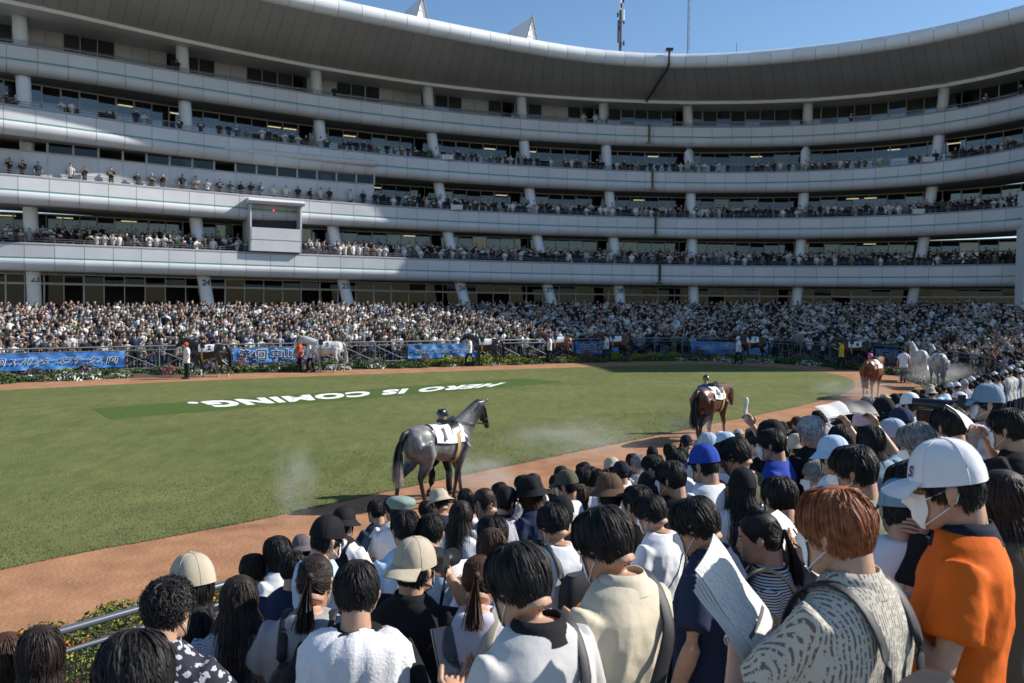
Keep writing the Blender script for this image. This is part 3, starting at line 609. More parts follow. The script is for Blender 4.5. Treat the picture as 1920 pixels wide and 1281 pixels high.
def far_person(rng, colour=None, si=None):
    b = MB(); si = rng.choice(len(SHIRT), p=SHW) if si is None else si; sh = np.array(SHIRT[si]); sk = SKIN[rng.integers(3)]
    hair = [(0.012, 0.010, 0.009), (0.02, 0.014, 0.01), (0.05, 0.03, 0.02), (0.18, 0.17, 0.16)][rng.choice(4, p=[.6, .2, .14, .06])]
    tr = [(0.02, 0.022, 0.03), (0.03, 0.05, 0.1), (0.12, 0.11, 0.09), (0.03, 0.03, 0.03)][rng.integers(4)]
    for s in (-1, 1): b.tube([(0.085*s, 0, 0), (0.09*s, 0.01, 0.45), (0.085*s, 0, 0.86)], [0.055, 0.065, 0.085], 5, col=tr)
    rings = [(0.80, .165, .11), (0.98, .155, .10), (1.18, .18, .12), (1.34, .205, .115), (1.415, .15, .085), (1.45, .06, .06)]
    a = np.arange(8)/8*2*math.pi
    b.grid(np.array([[(rx*math.cos(t), ry*math.sin(t), z) for t in a] for z, rx, ry in rings]), col=sh, closed_u=True)
    b.tube([(0, 0, 1.42), (0, 0.015, 1.52)], 0.052, 6, cap=False, col=sk)
    mode = rng.choice(5, p=[.30, .22, .28, .12, .08]); slv = rng.random() < 0.65
    for s in (-1, 1):
        sp = np.array((0.195*s, 0, 1.375))
        if mode == 0: e, h = (0.25*s, -0.02, 1.10), (0.24*s, 0.08, 0.88)
        elif mode == 1: e, h = (0.26*s, 0.04, 1.11), (0.10*s, 0.25, 1.12)
        elif mode == 2: e, h = (0.25*s, 0.10, 1.12), (0.06*s, 0.28, 1.26)
        elif mode == 3: e, h = (0.28*s, 0.12, 1.22), (0.09*s, 0.20, 1.50)
        else: e, h = ((0.30*s, 0.06, 1.45), (0.18*s, 0.12, 1.72)) if s > 0 else ((-0.25, 0, 1.1), (-0.22, .1, .9))
        e = np.array(e); h = np.array(h); m_ = sp*0.35+e*0.65
        b.tube([sp, m_], [0.058, 0.055], 5, cap=False, col=sh); b.tube([m_, e, h], [0.045, 0.042, 0.036], 5, col=sk if slv else sh)
        b.box(h+np.array((0, 0.02, 0.02)), (0.05, 0.07, 0.07), col=sk)
    if mode in (1, 2) and rng.random() < 0.55:
        b.box((0.02, 0.30, 1.24), (0.26, 0.02, 0.20), M=Matrix.Rotation(-0.7, 3, 'X'), col=(0.6, 0.59, 0.56))
    if rng.random() < 0.2: b.box((0, -0.17, 1.2), (0.28, 0.14, 0.38), col=[(0.03, 0.03, 0.03), (0.05, 0.06, 0.1), (0.3, 0.27, 0.2)][rng.integers(3)])
    # head
    nl, nu = 7, 10; P = []
    tilt = rng.normal(0.12, 0.12)
    for i in range(nl):
        th = math.pi*(i+0.15)/(nl-0.7)
        P.append([(0.082*math.sin(th)*math.cos(u), 0.10*math.sin(th)*math.sin(u)+0.01, 0.122*math.cos(th)) for u in np.arange(nu)/nu*2*math.pi])
    P = np.array(P); R = np.array(Matrix.Rotation(-tilt, 3, 'X')); cap = rng.random() < 0.14; masked = rng.random() < 0.93
    capc = [(0.02, 0.02, 0.025), (0.6, 0.6, 0.62), (0.02, 0.03, 0.08), (0.35, 0.32, 0.25), (0.3, 0.03, 0.03)][rng.integers(5)]
    for i in range(nl-1):
        for j in range(nu):
            c = (P[i, j]+P[i+1, (j+1) % nu])/2
            front = c[1] > 0.045
            if c[2] > 0.045 and not (front and c[2] < 0.065): col = capc if cap else hair
            elif c[1] < 0.0 and c[2] > -0.06: col = hair
            elif front and c[2] < 0.0 and masked: col = (0.55, 0.55, 0.56)
            else: col = sk
            q = np.array([P[i, j], P[i+1, j], P[i+1, (j+1) % nu], P[i, (j+1) % nu]]) @ R.T+np.array((0, 0.02, 1.585))
            b.add(q, [(0, 1, 2, 3)], col)
    if cap: b.box((0, 0.12, 1.63), (0.15, 0.11, 0.015), col=capc)
    b.si = si; return b
NV = 64; frng = np.random.default_rng(11)
FV = [far_person(frng) for _ in range(NV)]
FMESH = [None]*NV
M_FAR = mat('far_person_colours', (0.5, 0.5, 0.5), 0.75, attr='Col', spec=0.2)
def far_mesh(i):
    if FMESH[i] is None: FMESH[i] = FV[i].mesh('spectator_body', smooth=False)
    return FMESH[i]
# triangulated arrays for the mass
TA = []
for b in FV:
    V = np.concatenate(b.v); T = []; C = []
    for f, c in zip(b.f, b.c):
        for q in range(1, len(f)-1): T.append((f[0], f[q], f[q+1])); C.append(c)
    TA.append((V, np.array(T), np.array(C)))
spots = []       # x, y, z, yaw, scale, variant, place
def yaw_of(n): return math.atan2(n[1], n[0])-math.pi/2
for r in range(NR):
    P, Z = tier(r, 0.0); seg = np.linalg.norm(np.diff(P, axis=0), axis=1); L = np.r_[0, np.cumsum(seg)]; s = 0.3*frng.random()
    N = offset(P, 1.0)-P
    while s < L[-1]:
        x, y, z = (np.interp(s, L, P[:, 0]), np.interp(s, L, P[:, 1]), np.interp(s, L, Z)); i = int(np.searchsorted(L, s)-1); i = max(0, min(i, len(N)-1))
        px = 960+F*x/y
        if -40 < px < 1965 and frng.random() < 0.95:
            j = frng.normal(0, 0.10, 2); spots.append((x+j[0], y+j[1]+frng.normal(0, .08), z, yaw_of(N[i])+frng.normal(0, 0.3), 0.93+0.12*frng.random(), int(frng.integers(NV)), 'tier'))
        s += 0.46+0.12*frng.random()
def balcony_row(k, inward, dz, gap, keep, x0=-40, x1=1960, place='balcony'):
    P = offset(PATHS[k], -inward); L = np.r_[0, np.cumsum(np.linalg.norm(np.diff(P, axis=0), axis=1))]; N = offset(P, 1.0)-P; s = frng.random()*gap
    while s < L[-1]:
        x, y = np.interp(s, L, P[:, 0]), np.interp(s, L, P[:, 1]); i = max(0, min(int(np.searchsorted(L, s)-1), len(N)-1)); px = 960+F*x/y
        kp = keep(px) if callable(keep) else keep
        if x0 < px < x1 and frng.random() < kp and not (k == 0 and 462 < px < 572):
            spots.append((x, y, LV[k][0]-1.0+dz, yaw_of(N[i])+frng.normal(0, 0.35), 0.92+0.12*frng.random(), int(frng.integers(NV)), place+str(k)))
        s += gap*(0.8+0.5*frng.random())
balcony_row(0, 0.68, 0.3, 0.50, 0.94); balcony_row(0, 1.45, 0.58, 0.52, 0.92); balcony_row(0, 2.2, 0.75, 0.55, 0.8); balcony_row(0, 3.0, 0.95, 0.7, 0.45)
balcony_row(1, 0.68, 0.3, 0.54, 0.9, 712); balcony_row(1, 1.5, 0.62, 0.6, 0.8, 712); balcony_row(1, 2.3, 0.8, 0.8, 0.5, 712)
balcony_row(1, 0.50, 0.40, 0.85, 0.88, -40, 704, 'press')
balcony_row(2, 0.66, 0.32, 0.62, lambda x: 0.36 if x < 400 else 0.85 if x < 1560 else 0.55); balcony_row(2, 1.5, 0.35, 0.9, lambda x: 0.1 if x < 600 else 0.35)
balcony_row(3, 0.66, 0.3, 1.0, lambda x: 0.035 if x < 1000 else 0.10)
def show(sp): # size in the picture, bonus for people standing clear of others
    d = math.hypot(sp[0], sp[1]); return (1.0/d)*(1.35 if sp[6] in ('press1', 'balcony3') else 1.0)*(1.0 if sp[6] != 'balcony0' else 0.9)
front_ids = sorted(range(len(spots)), key=lambda i: -show(spots[i]))
pick = set(front_ids[:225])
where = {'tier': 'standing in the packed far crowd behind the fence', 'press': 'leaning on the parapet below the press box windows', 'balcony0': 'in the packed lowest balcony', 'balcony1': 'on the second balcony', 'balcony2': 'on the third balcony', 'balcony3': 'on the sparse top balcony under the roof'}
mass = []
for i, sp in enumerate(spots):
    if i in pick:
        o = link('spectator', far_mesh(sp[5]), M_FAR, None, sp[:3], sp[3]); o.scale = (sp[4],)*3
        pl = 'press' if sp[6].startswith('press') else sp[6]
        tag(o, 'masked spectator in %s top %s' % (SHN[FV[sp[5]].si], where[pl]), 'spectator', 'far spectators '+pl)
    else: mass.append(sp)
VV = []; TT = []; CC = []; off = 0
for sp in mass:
    V, T, C = TA[sp[5]]; c_, s_ = math.cos(sp[3]), math.sin(sp[3]); W = V*sp[4]
    W = np.c_[W[:, 0]*c_-W[:, 1]*s_+sp[0], W[:, 0]*s_+W[:, 1]*c_+sp[1], W[:, 2]+sp[2]]
    VV.append(W); TT.append(T+off); CC.append(C); off += len(W)
VV = np.concatenate(VV); TT = np.concatenate(TT); CC = np.concatenate(CC)
me = bpy.data.meshes.new('crowd'); me.vertices.add(len(VV)); me.vertices.foreach_set('co', VV.ravel()); me.loops.add(len(TT)*3); me.loops.foreach_set('vertex_index', TT.ravel().astype(np.int32))
me.polygons.add(len(TT)); me.polygons.foreach_set('loop_start', np.arange(0, len(TT)*3, 3, dtype=np.int32)); me.polygons.foreach_set('loop_total', np.full(len(TT), 3, np.int32)); me.update(calc_edges=True)
ca = me.color_attributes.new('Col', 'FLOAT_COLOR', 'CORNER'); cc = np.repeat(CC[:, :3], 3, axis=0); ca.data.foreach_set('color', np.c_[cc, np.ones(len(cc))].ravel().astype(np.float32)); me.validate()
o = link('crowd', me, M_FAR); tag(o, 'dense mass of masked spectators filling the far terrace and balconies', 'crowd', kind='stuff')
print('CROWD', len(spots), len(TT), 'plants', NPLANT)
# ------------------------------------------------------------------ people builder
def remeshed(b, vox, smooth=4, name='surface', disp=None, factor=0.5):
    me = b.mesh('tmp'); o = bpy.data.objects.new('tmp', me); COL.objects.link(o)
    r = o.modifiers.new('r', 'REMESH'); r.mode = 'VOXEL'; r.voxel_size = vox
    if smooth: s = o.modifiers.new('s', 'SMOOTH'); s.factor = factor; s.iterations = smooth
    dg = bpy.context.evaluated_depsgraph_get(); m2 = bpy.data.meshes.new_from_object(o.evaluated_get(dg)); m2.name = name
    bpy.data.objects.remove(o); bpy.data.meshes.remove(me)
    if disp:
        n = len(m2.vertices); co = np.zeros(n*3); no = np.zeros(n*3); m2.vertices.foreach_get('co', co); m2.vertices.foreach_get('normal', no); co = co.reshape(-1, 3); no = no.reshape(-1, 3)
        co += no*disp(co)[:, None]; m2.vertices.foreach_set('co', co.ravel())
    m2.polygons.foreach_set('use_smooth', [True]*len(m2.polygons)); m2.update(); return m2
def append_mesh(me, b):      # add plain geometry to a finished mesh
    n0 = len(me.vertices); V = np.zeros(n0*3); me.vertices.foreach_get('co', V); Fs = [tuple(p.vertices) for p in me.polygons]
    B = np.concatenate(b.v); out = bpy.data.meshes.new(me.name); out.from_pydata(np.vstack([V.reshape(-1, 3), B]).tolist(), [], Fs+[tuple(i+n0 for i in f) for f in b.f])
    out.polygons.foreach_set('use_smooth', [True]*len(out.polygons)); out.update(); bpy.data.meshes.remove(me); return out
HR = [(-.128, .024, .070, .030), (-.112, .046, .090, .0), (-.085, .058, .094, -.035), (-.055, .066, .093, -.064), (-.02, .071, .091, -.084), (.02, .075, .089, -.095), (.05, .077, .090, -.098), (.08, .071, .077, -.090), (.105, .052, .050, -.066), (.119, .022, .018, -.032)]
HZ = [r[0] for r in HR]
def head_pt(z, th, grow=0.0):      # th measured from the face (+y), positive to the person's left (-x)
    w_ = np.interp(z, HZ, [r[1] for r in HR]); f_ = np.interp(z, HZ, [r[2] for r in HR]); k_ = np.interp(z, HZ, [r[3] for r in HR])
    cy, ry = (f_+k_)/2, (f_-k_)/2; c, s = math.cos(th), math.sin(th); e = 2/2.4
    x = -math.copysign(abs(s)**e, s)*(w_+grow); y = cy+math.copysign(abs(c)**e, c)*(ry+grow)
    if c > 0.75:      # nose and eye sockets
        if -.06 < z < .02: y += 0.026*math.exp(-(x/0.011)**2)*np.interp(z, [-.06, -.042, .02], [0, 1, 0.15])
        y -= 0.007*math.exp(-((abs(x)-.032)/.014)**2)*math.exp(-((z-.002)/.014)**2)
    return np.array((x, y, z))
HEAD0 = np.array((0, 0.018, 1.585)); PIV = np.array((0, -0.01, 1.46))
def head_matrix(yaw, pitch): return Matrix.Translation(PIV) @ Matrix.Rotation(math.radians(yaw), 4, 'Z') @ Matrix.Rotation(-math.radians(pitch), 4, 'X') @ Matrix.Translation(-PIV) @ Matrix.Translation(HEAD0)
def xf(M, P): P = np.asarray(P, float); return P @ np.array(M.to_3x3()).T+np.array(M.translation)
def hand(b, w, d, n, side, curl=0.5, spread=0.0, scale=1.0):
    """palm and five fingers at wrist w, pointing along d, palm facing n; side +1 right hand"""
    d = Vector(d).normalized(); n = Vector(n); n = (n-d*n.dot(d)).normalized(); t = d.cross(n)*side; w = Vector(w)
    s = scale
    b.tube([w, w+d*.03*s, w+d*.065*s, w+d*.09*s], [(.024*s, .019*s), (.034*s, .017*s), (.040*s, .015*s), (.038*s, .012*s)], 8, up=n)
    for i, (off, ln) in enumerate(((.030, .070), (.010, .080), (-.011, .074), (-.030, .058))):
        p = w+d*.088*s+t*off*s; dr = d.copy(); pts = [p-d*.012*s, p]; a = 0
        for k, fr in enumerate((.45, .32, .25)):
            a += curl*(0.75 if k == 0 else 1.0); dr = (d*math.cos(a)+n*math.sin(a)+t*off*spread*8).normalized(); p = p+dr*ln*fr*s; pts.append(p)
        b.tube(pts, [.0095*s, .0092*s, .0086*s, .0078*s, .0062*s], 6)
    p = w+d*.025*s+t*.030*s; dr = (d*.55+t*.7+n*.35).normalized(); p2 = p+dr*.035*s; dr2 = (d*.85+t*.15+n*.5).normalized()
    b.tube([w+d*.012*s+t*.012*s, p, p2, p2+dr2*.028*s, p2+dr2*.05*s], [.013*s, .0135*s, .0105*s, .0095*s, .0068*s], 6)
POSES = {  # right elbow, right wrist, left elbow, left wrist (x mirrored for the left), curl
 'hang': [(.255, -.03, 1.11), (.265, .05, .87)]*2, 'read': [(.265, .03, 1.12), (.10, .26, 1.17)]*2, 'rail': [(.29, .06, 1.13), (.13, .30, 1.02)]*2,
 'photo': [(.26, .17, 1.30), (.075, .20, 1.51)]*2, 'paper_up': [(.265, .03, 1.12), (.10, .26, 1.17), (.24, .19, 1.07), (.03, .34, 1.20)], 'raise': [(.33, .12, 1.40), (.22, .26, 1.66), (.255, -.03, 1.11), (.25, .08, .88)],
 'nape': [(.36, .04, 1.36), (.12, -.06, 1.49), (.255, -.03, 1.11), (.25, .08, .88)], 'lead': [(.30, .10, 1.16), (.30, .32, 1.22), (.255, -.05, 1.11), (.26, .02, .87)], 'walk': [(.25, .07, 1.11), (.24, .22, .92), (.25, -.10, 1.11), (.25, -.10, .86)]}
def arm_pts(pose):
    P = POSES[pose]; re, rw, le, lw = P if len(P) == 4 else (P[0], P[1], P[0], P[1])
    return [(np.array(re), np.array(rw), 1), (np.array(le)*(-1, 1, 1), np.array(lw)*(-1, 1, 1), -1)]
_BODY = {}; _SHIRT = {}; _LEGS = {}
def body_mesh(pose, yaw, pitch):
    key = (pose, yaw, pitch)
    if key in _BODY: return _BODY[key]
    b = MB(); M = head_matrix(yaw, pitch)
    zs = np.linspace(-.128, .119, 26); th = np.linspace(0, 2*math.pi, 32, endpoint=False)
    P = np.array([[head_pt(z, t) for t in th] for z in zs]); G = xf(M, P.reshape(-1, 3)).reshape(P.shape)
    b.grid(G, closed_u=True); b.add(G[0], [tuple(range(32))[::-1]]); b.add(G[-1], [tuple(range(32))])
    for s in (-1, 1):       # ears
        E = [(s*.074, -.004, -.045), (s*.083, -.012, -.02), (s*.085, -.016, .005), (s*.077, -.010, .022)]
        b.tube(xf(M, E), [(.010, .010), (.011, .016), (.012, .018), (.009, .010)], 8)
    hb = xf(M, [(0, -.035, -.06)])[0]
    b.tube([(0, -.02, 1.40), (0, -.018, 1.46), (0, 0.5*(hb[1]-.018), 1.50), tuple(hb)], [(.075, .07), (.060, .060), (.056, .058), (.056, .060)], 14)
    hands = MB()
    for e, w, s in arm_pts(pose):
        sh = np.array((.165*s, -.012, 1.355))
        b.tube([sh, sh*.7+e*.3, sh*.35+e*.65, e, e*.75+w*.25, e*.4+w*.6, w], [.030, .040, .044, .039, .041, .034, (.028, .024)], 10)
        d = (w-e); d /= np.linalg.norm(d)
        nrm = {'hang': (-s, 0, 0), 'walk': (-s, 0, 0), 'read': (-s*.5, -.2, 1), 'rail': (0, 0, -1), 'photo': (-s, .2, 0), 'paper_up': (-s*.7, .1, .5), 'raise': (-s, 0, 0), 'nape': (-s*.3, .8, -.5), 'lead': (-s, 0, .2)}[pose]
        hands_curl = {'read': .55, 'photo': .6, 'paper_up': .6, 'raise': .6, 'lead': .9}.get(pose, .35)
        hand(hands, w-d*.012, d, nrm, s, hands_curl)
    me = append_mesh(remeshed(b, .0075, 3, 'body'), hands); _BODY[key] = me; return me
def fold(scale, amp, seed):
    def f(co):
        out = np.zeros(len(co))
        for i, c in enumerate(co):
            q_ = Vector((c[0]*5.5*scale+seed+c[2]*2.5, c[1]*5.5*scale, c[2]*3.0*scale+abs(c[0])*4)); v = .55*noise.noise(q_*.7)+1.0*(.45-abs(noise.noise(q_*1.15))*1.6)+.4*(.4-abs(noise.noise(q_*2.6+Vector((9, 2, 5))))*1.5)
            out[i] = amp*v*np.interp(c[2], [1.30, 1.40, 1.44], [1.0, .45, 0.0])+.004
        return out
    return f
def shirt_mesh(pose, long=False, build=1.0, seed=0):
    key = (pose, long, build, seed)
    if key in _SHIRT: return _SHIRT[key]
    b = MB(); a = np.linspace(0, 2*math.pi, 28, endpoint=False); e = 2/2.5
    rings = [(.76, .198, .138, 0), (.90, .186, .128, 0), (1.05, .184, .124, 0), (1.18, .200, .134, -.006), (1.28, .206, .132, -.014), (1.345, .196, .118, -.020), (1.39, .165, .100, -.022), (1.425, .135, .088, -.020), (1.445, .098, .084, -.015), (1.452, .090, .080, -.012)]
    G = np.array([[(math.copysign(abs(math.cos(t))**e, math.cos(t))*rx*build, yc+math.copysign(abs(math.sin(t))**e, math.sin(t))*ry*build, z) for t in a] for z, rx, ry, yc in rings])
    b.grid(G, closed_u=True); b.add(G[0], [tuple(range(28))[::-1]]); b.add(G[-1], [tuple(range(28))])
    for el, w, s in arm_pts(pose):
        sh = np.array((.165*s*build, -.015, 1.372))
        if long: b.tube([sh, sh*.6+el*.4, el, el*.5+w*.5, el*.08+w*.92], [.068, .068, .062, .056, .048], 12)
        else: b.tube([sh*(.94, 1, 1.004), sh*.65+el*.35, sh*.28+el*.72], [.066, .070, .073], 12)
    me = remeshed(b, .0125, 5, 'shirt', fold(1.0, .012, seed*3.7)); _SHIRT[key] = me; return me
def legs_mesh(stride=0.0, seed=0):
    key = (stride,)
    if key in _LEGS: return _LEGS[key]
    b = MB(); b.tube([(0, 0, .98), (0, 0, .90), (0, 0, .80)], [(.165, .11), (.175, .125), (.165, .12)], 18)
    for s in (-1, 1):
        k = stride*s; b.tube([(.085*s, 0, .86), (.092*s, k*.12, .66), (.09*s, k*.24, .47), (.088*s, k*.26-.02*abs(k), .25), (.088*s, k*.34-.06*abs(k), .085)], [.098, .083, .066, .058, .056], 12)
    me = remeshed(b, .02, 3, 'trousers', fold(1.1, .006, 2)); _LEGS[key] = me; return me
def shoe_mesh():
    b = MB(); b.tube([(0, -.07, .05), (0, -.03, .055), (0, .06, .045), (0, .14, .032), (0, .19, .025)], [(.030, .045), (.040, .052), (.043, .043), (.042, .030), (.026, .018)], 12); return b.mesh('shoe', True)
# ---- hair made of many thin locks on a scalp shell
def hair_mesh(style, seed=1):
    rng = np.random.default_rng(seed); b = MB()
    P = dict(short=(4600, .055, .014), crop=(5200, .075, .018), bowl=(5600, .115, .018), curly=(3200, .07, .028), bob=(5000, .24, .016), long=(5000, .50, .016), tail=(2600, .20, .014), buzz=(2200, .010, .004), thin=(2200, .045, .004))[style]
    n, ln, vol = P
    def hairline(th):     # lowest z where hair grows, th=0 face
        t = abs((th+math.pi) % (2*math.pi)-math.pi)
        lo = -.088 if style not in ('long', 'bob') else -.08
        return np.interp(t, [0, .6, 1.0, 1.35, 1.75, 2.2, math.pi], [.074, .066, .030, -.005, -.016, -.062, lo+.018])
    # scalp shell
    zs = np.linspace(-.10, .119, 22); th = np.linspace(0, 2*math.pi, 40, endpoint=False); g = .0015
    V = np.array([[head_pt(max(z, hairline(t)), t, g) for t in th] for z in zs]); V[..., 2] += .004
    b.grid(V, closed_u=True); b.add(V[-1], [tuple(range(40))])
    crown = np.array((.006, -.035, .128))
    L = []
    for i in range(n):
        t = rng.uniform(-math.pi, math.pi); z = np.interp(rng.random()**0.8, [0, 1], [hairline(t), .118 if style != 'thin' else max(.02, hairline(t)+.01)]); p = head_pt(z, t, .003); L.append((p, t, z))
    ctr = np.array((0, -.004, .0))
    for (p, t, z) in L:
        q = p-ctr; nrm = q/np.array((.075, .094, .12))**2; nrm /= np.linalg.norm(nrm)
        away = p-crown; away -= nrm*away.dot(nrm); l_ = np.linalg.norm(away); away = away/l_ if l_ > 1e-6 else np.array((0, 1, 0))
        swirl = np.cross(nrm, away); dirv = away+swirl*rng.normal(.25, .22); dirv /= np.linalg.norm(dirv)
        front = math.cos(t) > .45
        length = ln*(.65+.5*rng.random())
        if style in ('bob', 'long') and front and z < .10: length = min(length, .10+.02*rng.random())
        if style in ('short', 'crop', 'curly', 'bowl', 'thin') and z < -.01 and not front: length *= .42 if style != 'bowl' else .5
        if style == 'bowl': length = min(length, max(.03, z+.075)*1.15)
        seg = 6 if style not in ('long', 'bob', 'tail') else 8; st = length/seg
        cutj = rng.normal(0, .012); pts = [p.copy()]; cur = p.copy(); d = dirv*.75+nrm*(.6 if style in ('short', 'crop', 'curly', 'bowl') else .3)
        tuft = noise.noise(Vector((p[0]*38+seed, p[1]*38, p[2]*38))); v_ = vol*(.55+.5*rng.random()+.55*tuft); dirv = dirv+swirl*tuft*.7; dirv /= np.linalg.norm(dirv)
        for k in range(seg):
            grav = (.06 if style in ('short', 'crop', 'curly', 'buzz') else .22)*(k+1)/seg*2
            d = d*.72+dirv*.28+np.array((0, 0, -1))*grav
            if style == 'curly': d = d+rng.normal(0, .55, 3)
            if style == 'tail': tgt = np.array((0, -.118, .02)); d = d*.4+(tgt-cur)/max(.02, np.linalg.norm(tgt-cur))*.6
            d /= np.linalg.norm(d); cur = cur+d*st
            if cur[2] > -.10:
                v0_ = v_
                if style in ('short', 'crop', 'bowl', 'curly', 'buzz'): v0_ = v_*float(np.interp(cur[2], [-.07, .03], [.12, 1]))
                qq = (cur-ctr)/np.array((.081+v0_, .100+v0_, .1255+v0_)); r = np.linalg.norm(qq)
                lim = .92+.08*min(1, (k+1)/3)
                inner = (cur-ctr)/np.array((.080, .099, .1245)); ri = np.linalg.norm(inner)
                if ri < 1.0+.01*k: cur = ctr+(cur-ctr)/max(ri, 1e-3)*(1.0+.01*k)
                elif r > 1.0: cur = ctr+(cur-ctr)/r
            else:
                rr = math.hypot(cur[0], cur[1]+.03); mn = .062+.02*rng.random()
                if rr < mn: cur[0] *= mn/rr; cur[1] = (cur[1]+.03)*mn/rr-.03
                if style in ('long',): cur[1] = min(cur[1], .02); d = np.array((d[0]*.3, d[1]*.3-.02, -1.))
            if style in ('short', 'crop', 'bowl', 'curly') and k > 1:
                az_ = abs(math.atan2(-cur[0], cur[1])); zc_ = np.interp(az_, [0, .7, 1.3, 1.9, 3.14], [.025, .012, -.028, -.05, -.082])+.018*tuft+cutj
                if cur[2] < zc_: break
            pts.append(cur.copy())
            if style == 'tail' and np.linalg.norm(cur-np.array((0, -.118, .02))) < .02: break
        pts = np.array(pts); m = len(pts)
        wdt = (.0023 if style != 'curly' else .0026)*(.7+.6*rng.random())*np.linspace(1, .35, m)
        sv = np.cross(np.gradient(pts, axis=0), pts-ctr); sv /= np.linalg.norm(sv, axis=1)[:, None]+1e-9
        tw = rng.normal(0, .5); nv = (pts-ctr)/np.linalg.norm(pts-ctr, axis=1)[:, None]; sv = sv*math.cos(tw)+nv*math.sin(tw)
        b.grid(np.stack([pts-sv*wdt[:, None], pts+sv*wdt[:, None]], 1))
    if style == 'tail':
        tie = np.array((0, -.122, .018))
        for i in range(420):
            a = rng.normal(0, .016, 2); l_ = .20+.06*rng.random(); pts = np.array([tie+np.array((a[0]*f*1.2, -.022*math.sin(f*2.2)+a[1]*f, -l_*f)) for f in np.linspace(0, 1, 8)]); m = 8
            wdt = np.linspace(.0045, .0015, m); a2 = rng.random()*6.28; sv = np.array((math.cos(a2), math.sin(a2), 0))
            b.grid(np.stack([pts-sv*wdt[:, None], pts+sv*wdt[:, None]], 1))
        b.tube([tie+np.array((0, .01, 0)), tie+np.array((0, -.014, -.012))], .017, 8)
    return b.mesh('hair', True)
_HAIR = {}
def hair(style, seed=1):
    if (style, seed) not in _HAIR: _HAIR[style, seed] = hair_mesh(style, seed)
    return _HAIR[style, seed]
HC = dict(black=(.011, .0098, .0092), dark=(.022, .0145, .011), brown=(.055, .026, .014), auburn=(.26, .085, .032), grey=(.24, .235, .23), white=(.45, .45, .44))
def hair_mat(c): return mat('hair_'+c, HC[c], .6, .4, 45, spec=.32)
# ---- hats
_HAT = {}
def dome(b, z0, grow, sq=1.0, n=9, flat=0.0):
    th = np.linspace(0, 2*math.pi, 36, endpoint=False); R = []
    for i in range(n+1):
        f = i/n; a = f*math.pi/2; z = z0+(.135+flat-z0)*math.sin(a)
        R.append([head_pt(min(.04, z0+.02), t, grow)*np.array((math.cos(a)**.74, math.cos(a)**.74, 0))+np.array((0, -.004*f, z)) for t in th])
    R = np.array(R); b.grid(R, closed_u=True); b.add(R[-1], [tuple(range(36))])
    for j in range(0, 36, 6): b.tube([p_*1.003 for p_ in R[:, j]], .0014, 4, cap=False)
    inner = R[0]*np.array((.95, .95, 1))+np.array((0, 0, .006)); b.grid(np.array([inner, R[0]]), closed_u=True)
    return R
def brim_mesh(ln, back=False, w_=.072):
    b = MB(); rows = []
    for i in range(7):
        f = i/6; r = []
        for j in range(13):
            t = (j/12-.5)*2.1; e = head_pt(.045, t, .012); x = e[0]; y0 = e[1]; y1 = y0+ln*f*max(0, math.cos(t*.98))**.6
            r.append((x*(1+.05*f), y1, .022-.022*f*f-(abs(x)/.08)**2*.020*f))
        rows.append(r)
    R = np.array(rows); b.grid(R); b.grid((R-np.array((0, 0, .004)))[::-1])
    if back:
        for k in range(len(b.v)): b.v[k] = b.v[k]*np.array((-1, -1, 1))+np.array((0, -.008, 0))
    return b.mesh('brim', True)
def hat(kind):
    if kind in _HAT: return _HAT[kind]
    b = MB(); br = None; bt = None
    if kind in ('cap', 'cap_back'):
        dome(b, .008, .013); br = brim_mesh(.078, kind == 'cap_back'); q = MB(); q.tube([(0, -.005, .133), (0, -.005, .140)], [.008, .005], 8); bt = q.mesh('button', True)
    elif kind == 'bucket':
        R = dome(b, .02, .014, n=8, flat=.002); th = np.linspace(0, 2*math.pi, 36, endpoint=False); q = MB()
        q.grid(np.array([[head_pt(.04, t, .014+g) *np.array((1, 1, 0))+np.array((0, 0, z)) for t in th] for g, z in ((0, .036), (.022, .012), (.048, -.008), (.050, -.011), (.02, .004))]), closed_u=True); br = q.mesh('brim', True)
    elif kind == 'beret':
        th = np.linspace(0, 2*math.pi, 36, endpoint=False)
        R = np.array([[head_pt(.04, t, .010+g)*np.array((1, 1, 0))+np.array((0, 0, z+.004*math.sin(9*t)*(g > 0))) for t in th] for g, z in ((0, .035), (.004, .05), (.030, .075), (.036, .095), (.022, .122), (-.02, .140), (-.07, .147))]); b.grid(R, closed_u=True); b.add(R[-1], [tuple(range(36))])
    _HAT[kind] = (b.mesh('hat', True), br, bt); return _HAT[kind]
# ---- mask
def mask_mesh():
    b = MB(); rows = []
    for z in np.linspace(-.122, -.012, 9):
        r = []
        for t in np.linspace(-1.12, 1.12, 15):
            e = head_pt(max(z, -.118), t*(1-.18*abs(z+.06)/.06), .007); 
            if abs(t) < .5: e[1] += .012*(1-abs(t)/.5)*(1 if z > -.10 else .3)
            e[2] = z+.002*math.sin(z*400); r.append(e)
        rows.append(r)
    b.grid(np.array(rows)); R = np.array(rows)
    for s, j in ((1, 0), (-1, 14)):
        for i, tip in ((1, -.035), (7, .012)):
            p = R[i, j]; e = np.array((math.copysign(.080, p[0]), -.022, tip)); b.tube([p, (p+e)/2+np.array((math.copysign(.006, p[0]), 0, 0)), e], .0022, 5)
        e0 = np.array((math.copysign(.080, R[1, j][0]), -.022, -.035)); e1 = e0*(1, 1, 0)+np.array((0, 0, .012)); b.tube([e0, (e0+e1)/2+np.array((0, -.008, 0)), e1], .0022, 5)
    return b.mesh('mask', True)
MASK = mask_mesh(); SHOE = shoe_mesh()
